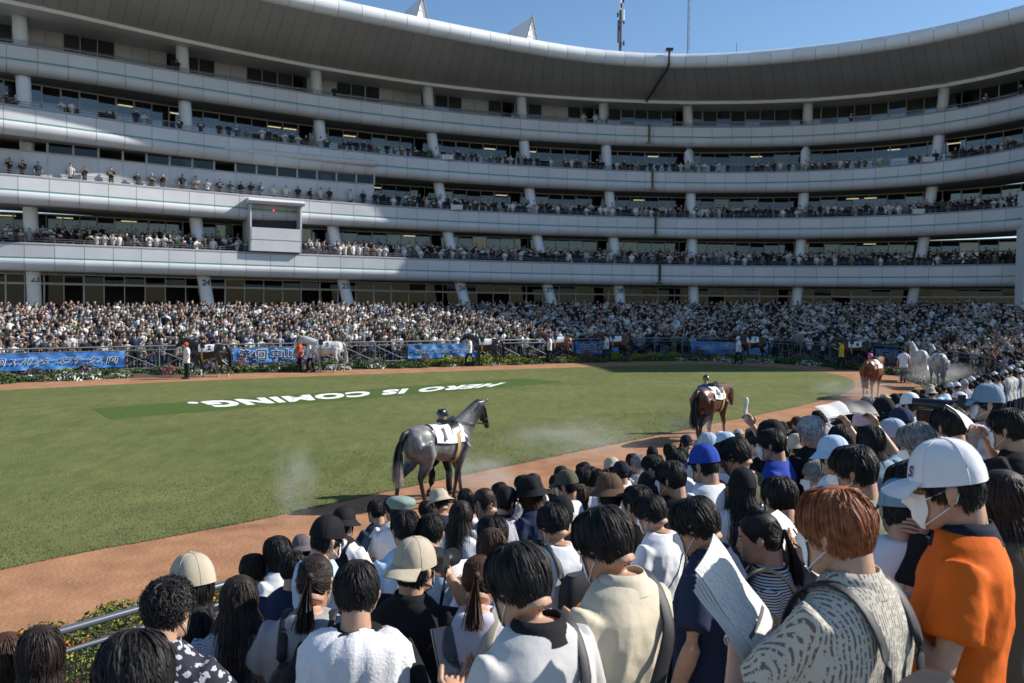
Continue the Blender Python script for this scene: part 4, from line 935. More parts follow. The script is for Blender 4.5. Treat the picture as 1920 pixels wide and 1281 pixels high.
def face_mesh():
    b = MB()
    for s in (-1, 1):
        th = np.linspace(0, 2*math.pi, 10, endpoint=False); c = head_pt(.0, -s*.42, -.001)
        b.add([(c[0]+.013*math.cos(t), c[1]+.003+.001*math.sin(t), c[2]+.0055*math.sin(t)) for t in th]+[(c[0], c[1]+.007, c[2])], [(i, (i+1) % 10, 10) for i in range(10)])
        e = [head_pt(.019+.004*math.sin(f*3), -s*(.18+.5*f), .003) for f in np.linspace(0, 1, 6)]; b.tube(e, [.002, .0034, .0036, .0034, .003, .0015], 5)
    return b.mesh('eye', True)
EYES = face_mesh()
M_SKIN = [mat('skin_%d' % i, c, .5, .06, 25, .08, 180, spec=.4) for i, c in enumerate(((.47, .275, .185), (.42, .235, .15), (.52, .33, .235)))]
for m_ in M_SKIN:
    m_.node_tree.nodes['Principled BSDF'].inputs['Subsurface Weight'].default_value = 0.0
M_MASK = mat('mask_white', (.74, .75, .77), .7, .04, 60, .15, 300); M_EYE = mat('eye_dark', (.012, .010, .009), .25); M_SHOE = mat('shoe_dark', (.03, .03, .03), .5); M_MASKB = mat('mask_black', (.02, .02, .022), .7)
def cloth(name, col, pattern=None, c2=(0.02, 0.02, 0.03), sc=60.0):
    if name in MATS: return MATS[name]
    m = mat(name, col, .82, .08, 3.5, .30, 13, spec=.15)
    if pattern:
        t = m.node_tree; b = t.nodes['Principled BSDF']; tc = t.nodes.new('ShaderNodeTexCoord'); mx = t.nodes.new('ShaderNodeMix'); mx.data_type = 'RGBA'; mx.inputs[6].default_value = (*col, 1); mx.inputs[7].default_value = (*c2, 1)
        def wave(axis, s):
            w_ = t.nodes.new('ShaderNodeTexWave'); w_.bands_direction = axis; w_.inputs['Scale'].default_value = s; w_.inputs['Distortion'].default_value = .15; w_.inputs['Detail'].default_value = 0; t.links.new(tc.outputs['Object'], w_.inputs['Vector']); r = t.nodes.new('ShaderNodeValToRGB'); r.color_ramp.elements[0].position = .55; r.color_ramp.elements[1].position = .66; t.links.new(w_.outputs[1], r.inputs[0]); return r.outputs[0]
        def math_(op, a, b_):
            q = t.nodes.new('ShaderNodeMath'); q.operation = op
            for k_, v_ in enumerate((a, b_)):
                if isinstance(v_, float): q.inputs[k_].default_value = v_
                else: t.links.new(v_, q.inputs[k_])
            return q.outputs[0]
        if pattern == 'stripe': f = wave('Z', sc)
        elif pattern == 'dash':
            n_ = t.nodes.new('ShaderNodeTexNoise'); n_.inputs['Scale'].default_value = 70; t.links.new(tc.outputs['Object'], n_.inputs['Vector']); f = math_('MULTIPLY', wave('X', sc), math_('GREATER_THAN', n_.outputs[0], .47))
        elif pattern == 'check': f = math_('MULTIPLY', math_('MAXIMUM', wave('X', sc), wave('Z', sc)), .8)
        else:
            v_ = t.nodes.new('ShaderNodeTexVoronoi'); v_.inputs['Scale'].default_value = sc; t.links.new(tc.outputs['Object'], v_.inputs['Vector']); n_ = t.nodes.new('ShaderNodeTexNoise'); n_.inputs['Scale'].default_value = sc*1.6; t.links.new(tc.outputs['Object'], n_.inputs['Vector']); f = math_('GREATER_THAN', math_('ADD', math_('MULTIPLY', v_.outputs[0], -1.0), n_.outputs[0]), .12)
        t.links.new(f, mx.inputs[0]); t.links.new(mx.outputs[2], b.inputs['Base Color'])
    return m
CL = dict(white=(.70, .71, .74), offwhite=(.60, .58, .52), cream=(.58, .52, .40), grey=(.33, .33, .34), palegrey=(.50, .49, .48), black=(.014, .014, .016), navy=(.022, .032, .07), darknavy=(.012, .016, .032), blue=(.025, .06, .33), ltblue=(.42, .55, .72), purple=(.115, .10, .115), orange=(.62, .12, .012), olive=(.09, .09, .06), sage=(.25, .25, .19), pink=(.58, .40, .42), lilac=(.58, .56, .66), denim=(.20, .29, .37), beige=(.44, .38, .29), green=(.20, .28, .245), steel=(.35, .43, .53), brown=(.10, .06, .04))
def CLM(n):
    if n == 'striped': return cloth('cloth_striped', (.62, .62, .62), 'stripe', (.02, .02, .03), 28)
    if n == 'dashed': return cloth('cloth_dashed', (.50, .47, .40), 'dash', (.17, .13, .11), 30)
    if n == 'check': return cloth('cloth_check', (.62, .62, .64), 'check', (.06, .07, .12), 34)
    if n == 'floral': return cloth('cloth_floral', (.03, .03, .045), 'floral', (.42, .43, .48), 30)
    if n == 'lace': return cloth('cloth_lace', (.012, .011, .010), 'floral', (.20, .15, .11), 55)
    return cloth('cloth_'+n, CL[n])
def collar_mesh():
    b = MB(); th = np.linspace(0, 2*math.pi, 30, endpoint=False)
    R = [[(rx*math.sin(t)*(1+.0*t), -.014+ry*math.cos(t), z-.02*max(0, math.cos(t))) for t in th] for z, rx, ry in ((1.435, .088, .080), (1.465, .076, .072), (1.482, .070, .068), (1.485, .074, .072), (1.462, .087, .084), (1.436, .104, .096), (1.418, .116, .104))]
    b.grid(np.array(R), closed_u=True); return b.mesh('collar', True)
COLLAR = collar_mesh()
def person(loc, rz, height=1.70, pose='hang', yaw=0, pitch=10, hairstyle='short', hcol='black', hat_=None, hatcol='black', shirt='white', long=False, mask='white', trousers='darknavy', collar=None, label='', build=1.0, stride=0.0, skin=0, seed=1, group='spectators on the near terrace', cat='person', name='person', helmet=None):
    root = empty(name, loc, rz, height/1.70); tag(root, label, cat, group)
    link('body', body_mesh(pose, yaw, pitch), M_SKIN[skin], root)
    link('shirt', shirt_mesh(pose, long, build, seed % 3), CLM(shirt), root)
    link('trousers', legs_mesh(stride), CLM(trousers), root)
    for s in (-1, 1):
        o = link('shoe', SHOE, M_SHOE, root); o.location = (.088*s, stride*s*.36, 0)
    HM = head_matrix(yaw, pitch)
    def on_head(nm, me, m): o = link(nm, me, m, root); o.matrix_basis = HM; return o
    if hairstyle: on_head('hair', hair(hairstyle, seed), hair_mat(hcol))
    if mask: on_head('mask', MASK, M_MASK if mask == 'white' else M_MASKB)
    on_head('eyes', EYES, M_EYE)
    if collar: link('collar', COLLAR, CLM(collar), root)
    if hat_:
        h = hat(hat_); o = on_head('hat', h[0], CLM(hatcol)); o.matrix_basis = HM @ Matrix.Translation((0, 0, .006)) @ Matrix.Scale(1.18 if hairstyle in ('bob', 'long') else 1.045, 4)
        if h[1]: link('brim', h[1], CLM(hatcol), o)
        if h[2]: link('button', h[2], CLM(hatcol), o)
    return root
# ------------------------------------------------------------------ horses
TR = [(-.82, 1.26, .10, .17), (-.72, 1.26, .215, .285), (-.48, 1.275, .275, .330), (-.18, 1.235, .265, .318), (.12, 1.195, .280, .360), (.38, 1.205, .255, .388), (.58, 1.195, .225, .345), (.74, 1.19, .145, .235)]
def trunk(y): return [np.interp(y, [t[0] for t in TR], [t[k] for t in TR]) for k in (1, 2, 3)]
def horse_body(pose, neck):
    b = MB(); ys = smoothed(np.array(TR), 4, False)
    b.tube([(0, t[0], t[1]) for t in ys], [(t[2], t[3]) for t in ys], 22, up=(0, 0, 1))
    # neck and head: neck raise angle decides the carriage
    base = np.array((0, .50, 1.36)); a = math.radians(neck); d = np.array((0, math.cos(a), math.sin(a)))
    poll = base+d*.82
    b.tube([base-d*.12, base+d*.18, base+d*.42, base+d*.66, poll], [(.19, .33), (.15, .27), (.118, .22), (.098, .178), (.082, .13)], 16)
    ha = a-math.radians(112 if neck > 35 else 80); hd = np.array((0, math.cos(ha), math.sin(ha))); hu = np.array((0, -math.sin(ha), math.cos(ha)))
    h0 = poll+hu*.01
    b.tube([h0-hd*.06, h0+hd*.08-hu*.03, h0+hd*.22-hu*.04, h0+hd*.36-hu*.02, h0+hd*.48-hu*.012, h0+hd*.57-hu*.018], [(.07, .09), (.098, .128), (.092, .120), (.066, .082), (.056, .064), (.048, .048)], 14, up=hu)
    for s in (-1, 1):
        e0 = h0+hd*.0+hu*.09+np.array((s*.05, 0, 0)); b.tube([e0-hu*.03, e0+hu*.05, e0+hu*.12+np.array((s*.012, 0, 0))], [.030, .032, .010], 8)
    for s in (-1, 1):
        hy, fy, lift = pose[0 if s < 0 else 1], pose[2 if s < 0 else 3], pose[4] if len(pose) > 4 else None
        x = .15*s
        hz = .02 if hy < -.2 else 0
        b.tube([(x*.9, -.50, 1.25), (x*1.1, -.46+hy*.1, 1.02), (x*1.08, -.52+hy*.3, .80), (x*.95, -.70+hy*.62, .585), (x*.92, -.70+hy*.70, .50), (x*.9, -.67+hy*.92, .19+hz), (x*.9, -.63+hy, .10+hz), (x*.9, -.60+hy, .0+hz)], [(.165, .26), (.155, .235), (.104, .15), (.058, .080), (.042, .052), (.039, .042), (.044, .046), (.060, .066)], 12, up=(1, 0, 0))
        kz = .06 if fy > .22 else 0
        b.tube([(x, .56, 1.15), (x*1.05, .46+fy*.12, .93), (x*.98, .46+fy*.32, .74), (x*.92, .46+fy*.55+kz, .50), (x*.9, .46+fy*.62+kz*.6, .42), (x*.9, .46+fy*.92, .18), (x*.9, .49+fy*.98, .10), (x*.9, .52+fy, .0)], [(.12, .19), (.098, .135), (.066, .085), (.047, .054), (.038, .042), (.037, .040), (.042, .044), (.058, .064)], 12, up=(1, 0, 0))
    for s in (-1, 1):      # muscle masses
        b.tube([(s*.13, .40, 1.46), (s*.20, .50, 1.28), (s*.19, .58, 1.08)], [.07, .10, .07], 10)
        b.tube([(s*.16, -.34, 1.50), (s*.205, -.30, 1.42), (s*.20, -.30, 1.30)], [.06, .075, .05], 10)
        b.tube([(s*.14, -.66, 1.40), (s*.19, -.62, 1.18), (s*.17, -.58, .95)], [.09, .125, .075], 10)
        b.tube([(s*.20, -.36, 1.18), (s*.21, -.34, 1.02), (s*.18, -.40, .90)], [.08, .105, .06], 10)
    me = remeshed(b, .021, 3, 'body'); return me, (base, d, poll, h0, hd, hu)
HPOSE = {'a': (-.28, .22, .26, -.20), 'b': (.22, -.26, -.22, .26), 'c': (-.10, .16, .10, -.12)}
_HB = {}
def horse_parts(pose, neck):
    k = (pose, neck)
    if k in _HB: return _HB[k]
    me, fr = horse_body(HPOSE[pose], neck); base, d, poll, h0, hd, hu = fr; rng = np.random.default_rng(5)
    pu = np.array((0, -d[2], d[1]))
    mane = MB()
    for i in range(240):
        f = rng.random(); p = base*(1-f)+poll*f+pu*np.interp(f, [0, 1], [.24, .11])*1.0; s_ = 1; l_ = .12+.06*rng.random()
        pts = np.array([p+np.array((.012, 0, .01)), p+np.array((.05, -.01, -.02)), p+np.array((.085+.02*rng.random(), -.02, -.03-l_*.5)), p+np.array((.10, -.03, -.05-l_))]); wv = d*.012
        mane.grid(np.stack([pts-wv, pts+wv*np.linspace(1, .2, 4)[:, None]], 1))
    for i in range(120):
        f = rng.random(); p = base*(1-f)+poll*f+pu*np.interp(f, [0, 1], [.22, .10]); mane.tube([p, p+pu*.03], [.012, .004], 4)
    tail = MB()
    for i in range(260):
        a = rng.normal(0, 1, 2); l_ = .82+.22*rng.random(); pts = [(.034*a[0]*(.4+f*1.5), -.80-.16*math.sin(min(1, f*2.2)*1.57)-.05*f+.03*a[1]*(.3+f), 1.46-l_*(f**1.15)) for f in np.linspace(0, 1, 8)]
        P_ = np.array(pts); a2 = rng.random()*6.28; sv = np.array((math.cos(a2), math.sin(a2), 0)); wd = np.array([.012, .013, .013, .012, .011, .009, .006, .002])
        tail.grid(np.stack([P_-sv*wd[:, None], P_+sv*wd[:, None]], 1))
    tail.tube([(0, -.76, 1.50), (0, -.86, 1.47), (0, -.93, 1.36), (0, -.955, 1.2)], [.05, .048, .042, .03], 8)
    def over(y0, y1, a1, g, ny=9, na=21, taper=0.0):
        R = []
        for y in np.linspace(y0, y1, ny):
            zc, rx, rz_ = trunk(y); R.append([((rx+g)*math.sin(t), y-taper*abs(t)*.1, zc+(rz_+g)*math.cos(t)) for t in np.linspace(-a1, a1, na)])
        return np.array(R)
    cl = MB(); cl.grid(over(-.28, .46, 1.50, .030)); cl.grid(over(-.28, .46, 1.50, .036)[::-1])
    sd_ = MB(); sd_.grid(over(.20, .42, 1.05, .05, taper=.6)); s2 = over(.04, .36, .30, .10); sd_.grid(s2); sd_.tube([(0, .03, trunk(.03)[0]+trunk(.03)[2]+.09), (0, .2, trunk(.2)[0]+trunk(.2)[2]+.055), (0, .38, trunk(.38)[0]+trunk(.38)[2]+.10)], [(.13, .04), (.10, .03), (.06, .03)], 10)
    gi = MB(); gi.grid(over(.24, .33, math.pi*.999, .040, 2, 40))
    br = MB()
    def ring(f, gx): c = h0+hd*f-hu*.03; w_ = np.interp(f, [-.06, .08, .22, .36, .48], [.075, .100, .094, .070, .058])+gx; h_ = np.interp(f, [-.06, .08, .22, .36, .48], [.095, .130, .122, .086, .068])+gx; return [tuple(c+np.array((w_*math.cos(t), 0, 0))+hu*h_*math.sin(t)) for t in np.linspace(0, 2*math.pi, 18)]
    br.tube(ring(.34, .006), .010, 5); br.tube(ring(.03, .006), .010, 5)
    for s in (-1, 1):
        br.tube([h0+hd*.03+np.array((s*.104, 0, 0)), h0+hd*.2-hu*.0+np.array((s*.10, 0, 0)), h0+hd*.44-hu*.02+np.array((s*.062, 0, 0))], .009, 5)
        br.tube([h0+hd*.46-hu*.03+np.array((s*.06, 0, 0)), base+d*.35+np.array((s*.17, 0, -.05)), (s*.14, .36, 1.62)], .008, 5)
    ey = MB()
    for s in (-1, 1):
        c = h0+hd*.14+hu*.02+np.array((s*.088, 0, 0)); th = np.linspace(0, 2*math.pi, 10, endpoint=False)
        ey.grid(np.array([[c+np.array((s*.016*math.cos(e), 0, 0))+(hd*math.cos(t)+hu*math.sin(t))*.02*math.sin(e) for t in th] for e in np.linspace(.05, 1.57, 4)]), closed_u=True)
    _HB[k] = dict(body=me, mane=mane.mesh('mane', True), tail=tail.mesh('tail', True), cloth=cl.mesh('number_cloth', True), saddle=sd_.mesh('saddle', True), girth=gi.mesh('girth', True), bridle=br.mesh('bridle', True), eye=ey.mesh('eye', True)); return _HB[k]
def coat(name, col, leg, sock=None, dap=0.0, front=None):
    if name in MATS: return MATS[name]
    m = mat(name, col, .36, .0, spec=.5); t = m.node_tree; b = t.nodes['Principled BSDF']; tc = t.nodes.new('ShaderNodeTexCoord'); sp = t.nodes.new('ShaderNodeSeparateXYZ'); t.links.new(tc.outputs['Object'], sp.inputs[0])
    r = t.nodes.new('ShaderNodeValToRGB'); e = r.color_ramp.elements; e[0].position = .0; e[0].color = (*(sock or leg), 1); e[1].position = 1; e[1].color = (*col, 1)
    for p_, c_ in ((.16, sock or leg), (.18, leg), (.46, leg), (.74, col)): x = e.new(p_); x.color = (*c_, 1)
    d = t.nodes.new('ShaderNodeMath'); d.operation = 'DIVIDE'; d.inputs[1].default_value = 1.45; n = t.nodes.new('ShaderNodeTexNoise'); n.inputs['Scale'].default_value = 6; t.links.new(tc.outputs['Object'], n.inputs['Vector'])
    ad = t.nodes.new('ShaderNodeMath'); ad.operation = 'MULTIPLY_ADD'; ad.inputs[1].default_value = .10; t.links.new(n.outputs[0], ad.inputs[0]); t.links.new(sp.outputs[2], ad.inputs[2]); t.links.new(ad.outputs[0], d.inputs[0]); t.links.new(d.outputs[0], r.inputs[0])
    src = r.outputs[0]
    n2 = t.nodes.new('ShaderNodeTexNoise'); n2.inputs['Scale'].default_value = 9 if dap else 3; n2.inputs['Detail'].default_value = 2; t.links.new(tc.outputs['Object'], n2.inputs['Vector']); mr = t.nodes.new('ShaderNodeMapRange'); mr.inputs[1].default_value = .35; mr.inputs[2].default_value = .65; mr.inputs[3].default_value = 1-max(dap, .12); mr.inputs[4].default_value = 1+max(dap, .12); t.links.new(n2.outputs[0], mr.inputs[0])
    mx = t.nodes.new('ShaderNodeMix'); mx.data_type = 'RGBA'; mx.blend_type = 'MULTIPLY'; mx.inputs[0].default_value = 1; t.links.new(src, mx.inputs[6]); t.links.new(mr.outputs[0], mx.inputs[7]); src = mx.outputs[2]
    if front:
        m3 = t.nodes.new('ShaderNodeMapRange'); m3.inputs[1].default_value = .35; m3.inputs[2].default_value = .95; t.links.new(sp.outputs[1], m3.inputs[0]); m4 = t.nodes.new('ShaderNodeMix'); m4.data_type = 'RGBA'; m4.inputs[7].default_value = (*front, 1); t.links.new(m3.outputs[0], m4.inputs[0]); t.links.new(src, m4.inputs[6]); src = m4.outputs[2]
    t.links.new(src, b.inputs['Base Color']); return m
COATS = {'steel': coat('coat_steel', (.185, .182, .182), (.016, .016, .018), None, .28, (.022, .022, .024)), 'bay': coat('coat_bay', (.105, .038, .018), (.018, .011, .009)), 'chestnut': coat('coat_chestnut', (.20, .062, .025), (.16, .05, .022), (.5, .47, .43)), 'darkbay': coat('coat_darkbay', (.045, .018, .011), (.012, .008, .007), (.5, .48, .45)), 'black': coat('coat_black', (.014, .012, .012), (.010, .009, .009), (.45, .43, .42)), 'white': coat('coat_white', (.52, .51, .50), (.33, .32, .32), None, .10), 'palegrey': coat('coat_palegrey', (.40, .40, .40), (.20, .20, .20), None, .18), 'brown': coat('coat_brown', (.115, .042, .020), (.02, .012, .010), (.45, .42, .4))}
MANE = {'steel': (.02, .02, .022), 'bay': (.010, .008, .007), 'chestnut': (.16, .05, .02), 'darkbay': (.010, .008, .008), 'black': (.008, .008, .008), 'white': (.5, .49, .47), 'palegrey': (.3, .29, .28), 'brown': (.012, .009, .008)}
M_NUM = mat('number_cloth_white', (.74, .74, .73), .7, .05, 6, .2, 120); M_LEATH = mat('saddle_leather', (.012, .012, .014), .35, spec=.6); M_GIRTH = mat('girth_webbing', (.42, .28, .12), .7); M_NUMK = mat('number_ink_black', (.01, .01, .012), .6)
def horse(x, y, head, pose, neck, coatn, num, label, s=1.0, up=0.0, saddle=True, tailmat=None):
    p = on_ground(x, y); root = empty('horse', (p.x, p.y, gz(0, p.y)+.005), math.radians(head), s); tag(root, label, 'horse', 'horses led round the paddock track'); H = horse_parts(pose, neck)
    link('body', H['body'], COATS[coatn], root); link('mane', H['mane'], mat('mane_'+coatn, MANE[coatn], .45, .2, 30), root); link('tail', H['tail'], tailmat or mat('mane_'+coatn, MANE[coatn], .45, .2, 30), root); link('eye', H['eye'], M_EYE, root)
    link('bridle', H['bridle'], M_LEATH, root)
    if num is not None:
        c = link('number_cloth', H['cloth'], M_NUM, root)
        me = text_mesh(num, .34, .012, .0) if num else None
        for s_ in ((-1, 1) if num else ()):
            mm = me.copy(); V = np.array([v.co[:] for v in mm.vertices])
            for i, v in enumerate(mm.vertices):
                yy = -.06+(V[i, 0])*(s_)*1.0; ang = s_*(1.02-V[i, 1]/.36); zc, rx, rz_ = trunk(yy); v.co = ((rx+.066)*math.sin(ang), yy, zc+(rz_+.066)*math.cos(ang))
            link('number', mm, M_NUMK, c)
        if saddle: link('saddle', H['saddle'], M_LEATH, root); link('girth', H['girth'], M_GIRTH, root)
    return root
two_tone = mat('tail_two_tone', (.11, .095, .085), .5)
_t = two_tone.node_tree; _tc = _t.nodes.new('ShaderNodeTexCoord'); _s = _t.nodes.new('ShaderNodeSeparateXYZ'); _r = _t.nodes.new('ShaderNodeValToRGB'); _t.links.new(_tc.outputs['Object'], _s.inputs[0]); _t.links.new(_s.outputs[2], _r.inputs[0])
_e = _r.color_ramp.elements; _e[0].position = .80; _e[0].color = (.44, .38, .34, 1); _e[1].position = 1.0; _e[1].color = (.03, .03, .032, 1); _t.links.new(_r.outputs[0], _t.nodes['Principled BSDF'].inputs['Base Color'])
horse(822, 945, -46, 'a', 44, 'steel', '1', 'dark steel grey horse wearing number 1 walking past the near crowd', .97, tailmat=two_tone)
horse(1330, 829, -38, 'b', 9, 'bay', '4', 'glossy dark bay horse wearing number 4 seen from behind beside the lawn', .98)
horse(1635, 746, -38, 'c', 14, 'chestnut', '', 'bright chestnut horse with white cloth seen from behind at the lawn tip', 1.0)
horse(1721, 715, -8, 'b', 40, 'white', None, 'white horse walking away next to the man in a white shirt', 1.0)
horse(1757, 728, -14, 'c', 34, 'palegrey', '', 'pale grey horse with dark flanks kicking up dust on the right', 1.03)
horse(1606, 690, 62, 'a', 32, 'darkbay', '6', 'dark bay horse wearing number 6 led by the yellow vested handler', 1.0)
horse(1412, 679, 86, 'b', 32, 'darkbay', '7', 'dark brown horse wearing number 7 in the shade before the blue banner', 1.02)
horse(1156, 676, 88, 'a', 32, 'brown', '', 'brown horse walking left with white cloth, first right of the pair', 1.0)
horse(1048, 679, 92, 'b', 34, 'brown', '', 'reddish brown horse with black tail led by a handler in a blue cap', 1.0)
horse(912, 686, 96, 'c', 34, 'black', '', 'black horse walking left in front of the title banner', 1.0)
horse(612, 698, 98, 'b', 30, 'white', '3', 'pale grey horse wearing number 3 in front of the meeting banner', 1.02)
horse(392, 707, 100, 'a', 34, 'black', '2', 'black horse wearing number 2 at the left with its handler in front', 1.0)
# ---- handlers
def helmet(root, yaw, pitch, col, band=None):
    b = MB(); dome(b, .01, .022); o = b.build('helmet', mat('helmet_'+col, CL.get(col, (.75, .05, .30)), .18, spec=.6, coat=.5), root, True); o.matrix_basis = head_matrix(yaw, pitch) @ Matrix.Scale(1.06, 4)
    br = link('brim', brim_mesh(.045), MATS['helmet_'+col], o)
    if band:
        q = MB(); th = np.linspace(0, 2*math.pi, 30, endpoint=False); q.grid(np.array([[head_pt(.04, t, .026)*np.array((1, 1, 0))+np.array((0, 0, z)) for t in th] for z in (.035, .050)]), closed_u=True); q.build('band', mat('band_'+band, CL.get(band, (.7, .5, .03)), .5), o)
CL['hotpink'] = (.75, .06, .32); CL['yellow'] = (.62, .46, .015); CL['capblue'] = (.03, .12, .42); CL['orangered'] = (.60, .09, .03)
def handler(x, y, head, shirt, trs, label, hat_=None, hatcol='black', hel=None, band=None, pose='lead', h=1.72, stride=.55, pitch=5, mask='white', yaw=0):
    p = on_ground(x, y); r = person((p.x, p.y, gz(0, p.y)+.004), math.radians(head), h, pose, yaw, pitch, None if hel else 'thin', 'black', hat_, hatcol, shirt, False, mask, trs, None, label, 1.0, stride, 0, 1, 'handlers leading the horses', 'person')
    if hel: helmet(r, yaw, pitch, hel, band)
    return r
handler(826, 929, -40, 'white', 'black', 'handler in black helmet and white shirt beyond the steel grey horse', hel='black', pose='lead', stride=.6)
handler(1322, 812, -22, 'capblue', 'darknavy', 'handler in dark yellow-banded helmet beyond the number 4 horse', hel='darknavy', band='yellow')
handler(1630, 738, -25, 'capblue', 'black', 'handler in hot pink helmet behind the chestnut horse', hel='hotpink')
handler(1693, 718, -14, 'white', 'black', 'man in white shirt and black trousers standing on the track by white horse', stride=.15, pose='hang')
handler(1577, 694, 70, 'yellow', 'darknavy', 'handler wearing a bright yellow vest in the shaded far corner', hat_='cap', hatcol='darknavy')
handler(1384, 683, 86, 'white', 'darknavy', 'shaded handler leading the number 7 horse', hel='white')
handler(1137, 677, 88, 'white', 'darknavy', 'handler in white shirt striding left ahead of the brown horse', hat_='cap', hatcol='darknavy', stride=.75)
handler(1030, 680, 90, 'white', 'darknavy', 'handler in bright blue cap and white shirt near the middle', hat_='cap', hatcol='capblue', stride=.6)
handler(880, 687, 94, 'white', 'black', 'handler in white shirt and black trousers beside the black horse', hat_='cap', hatcol='black', stride=.8)
handler(581, 698, 96, 'white', 'black', 'handler in white polo walking left ahead of the pale horse', hat_='cap', hatcol='black', stride=.6)
handler(561, 697, 90, 'orangered', 'black', 'figure in red top just ahead of the pale horse', stride=.3)
handler(350, 711, 120, 'white', 'black', 'handler in orange cap standing on the track before the black horse', hat_='cap', hatcol='orangered', stride=.1)
# ------------------------------------------------------------------ near terrace, rail, bed and spectators
NB = resample(np.array([FENCE[i] for i in range(len(FENCE)) if FENCE[i][1] < 41 and FENCE[i][0] > -14 and (FENCE[i][1] < 0.9*(FENCE[i][0]+14)+6)]), step=0.6) if False else None
j0 = k1; seq = [(j0+q) % len(FENCE) for q in range(0, 140)]
near = [FENCE[q] for q in seq if FENCE[q][0] > -16]
NF = resample(np.array(near), step=0.7)            # runs from the far right corner back to the left of the frame
RISE, RUN = 0.18, 0.74
def near_D(p):
    d = NF-np.array(p); i = int(np.argmin((d**2).sum(1))); i = min(max(i, 1), len(NF)-2); t = NF[i+1]-NF[i-1]; t /= np.linalg.norm(t); n = np.array((-t[1], t[0])); return float((np.array(p)-NF[i]).dot(n)), n
RISE = 0.1815
def tread_z(k, y): return .085+k*RISE+max(0., gz(0, y))
def near_floor(p):
    D, _ = near_D(p); return tread_z(max(0, math.floor((D-.1)/RUN)), p[1])
b = MB(); rows = []
for k in range(0, 16):
    for off_ in (k*RUN+.1-(k == 0)*.25, (k+1)*RUN+.1):
        O = offset(NF, -off_); rows.append(np.c_[O, .085+k*RISE+np.maximum(0, gz(0, NF[:, 1]))])
b.grid(np.array(rows)); tag(b.build('near_terrace', M_CONC), kind='structure')
# rail with dark mesh below
nrail = empty('crowd_rail', (*NF[-1], 0)); tag(nrail, 'dark grey tubular rail with black mesh panels in front of the near crowd', 'railing'); invn = Matrix.Translation(-Vector((*NF[-1], 0)))
def NK(name, b, m, smooth=True): o = b.build(name, m, nrail, smooth); o.matrix_parent_inverse = invn; return o
M_NRAIL = mat('near_rail_paint', (.10, .115, .14), .32, spec=.5, metal=.2); M_MESH = mat('mesh_black', (.012, .012, .013), .5)
NP = resample(NF, step=2.1)
b = MB(); b.tube([(*p, gz(0, p[1])+1.20) for p in NF], .034, 10); NK('top_rail', b, M_NRAIL)
b = MB(); b.tube([(*p, gz(0, p[1])+1.02) for p in NF], .024, 8); NK('middle_rail', b, M_NRAIL)
for p in NP:
    b = MB(); b.tube([(*p, gz(0, p[1])), (*p, gz(0, p[1])+1.20)], .028, 8); NK('post', b, M_NRAIL)
for i in range(len(NP)-1):
    if NP[i][1] > 22: continue
    b = MB(); A, B = NP[i], NP[i+1]; nn = 46
    for q in range(nn+1):
        p = A*(1-q/nn)+B*q/nn; b.tube([(*p, gz(0, p[1])+.12), (*p, gz(0, p[1])+1.0)], .005, 3, cap=False)
    for hh in np.linspace(.12, 1.0, 20): b.tube([(*A, gz(0, A[1])+hh), (*B, gz(0, B[1])+hh)], .005, 3, cap=False)
    NK('mesh_panel', b, M_MESH, False)
# marigold bed between track and rail
MAR = GREENS*3+LIME+[(.62, .15, .012)]*3; SAL = GREENS*3+[(.45, .02, .03)]*3; LM2 = LIME+GREENS
pr2 = []
for cols in (MAR, SAL, LM2, GREENS*2+[(.7, .7, .66)]*3):
    for v_ in range(2): b = MB(); leaf_ball(b, (0, 0, 0), .36, .20, 800, cols, .020); pr2.append(b.mesh('bed_leaves'))
mlab = ['orange marigold clump in the near bed behind the crowd rail', 'red flowering clump in the near bed behind the crowd rail', 'lime green foliage clump in the near bed behind the crowd rail', 'white flowering clump in the near bed by the rail']
cnt = 0
for i in range(0, len(NF)):
    for f in (.35, .95, 1.6, 2.3, 2.8):
        p = offset(NF, f)[i]+RNG.normal(0, .1, 2)
        px = 960+F*p[0]/max(p[1], .1)
        if p[1] < 3 or px < -150 or px > 1400 or (px > 430 and f < 2) or RNG.random() < .12: continue
        k = RNG.choice(4, p=[.42, .16, .32, .10]); s_ = 1.0+.5*RNG.random()
        o = link('flower_clump', pr2[k*2+cnt % 2], M_LEAF, None, (p[0], p[1], gz(0, p[1])), RNG.random()*6); o.scale = (s_, s_, s_*1.1); tag(o, mlab[k], 'plant', 'plants in the near bed'); cnt += 1
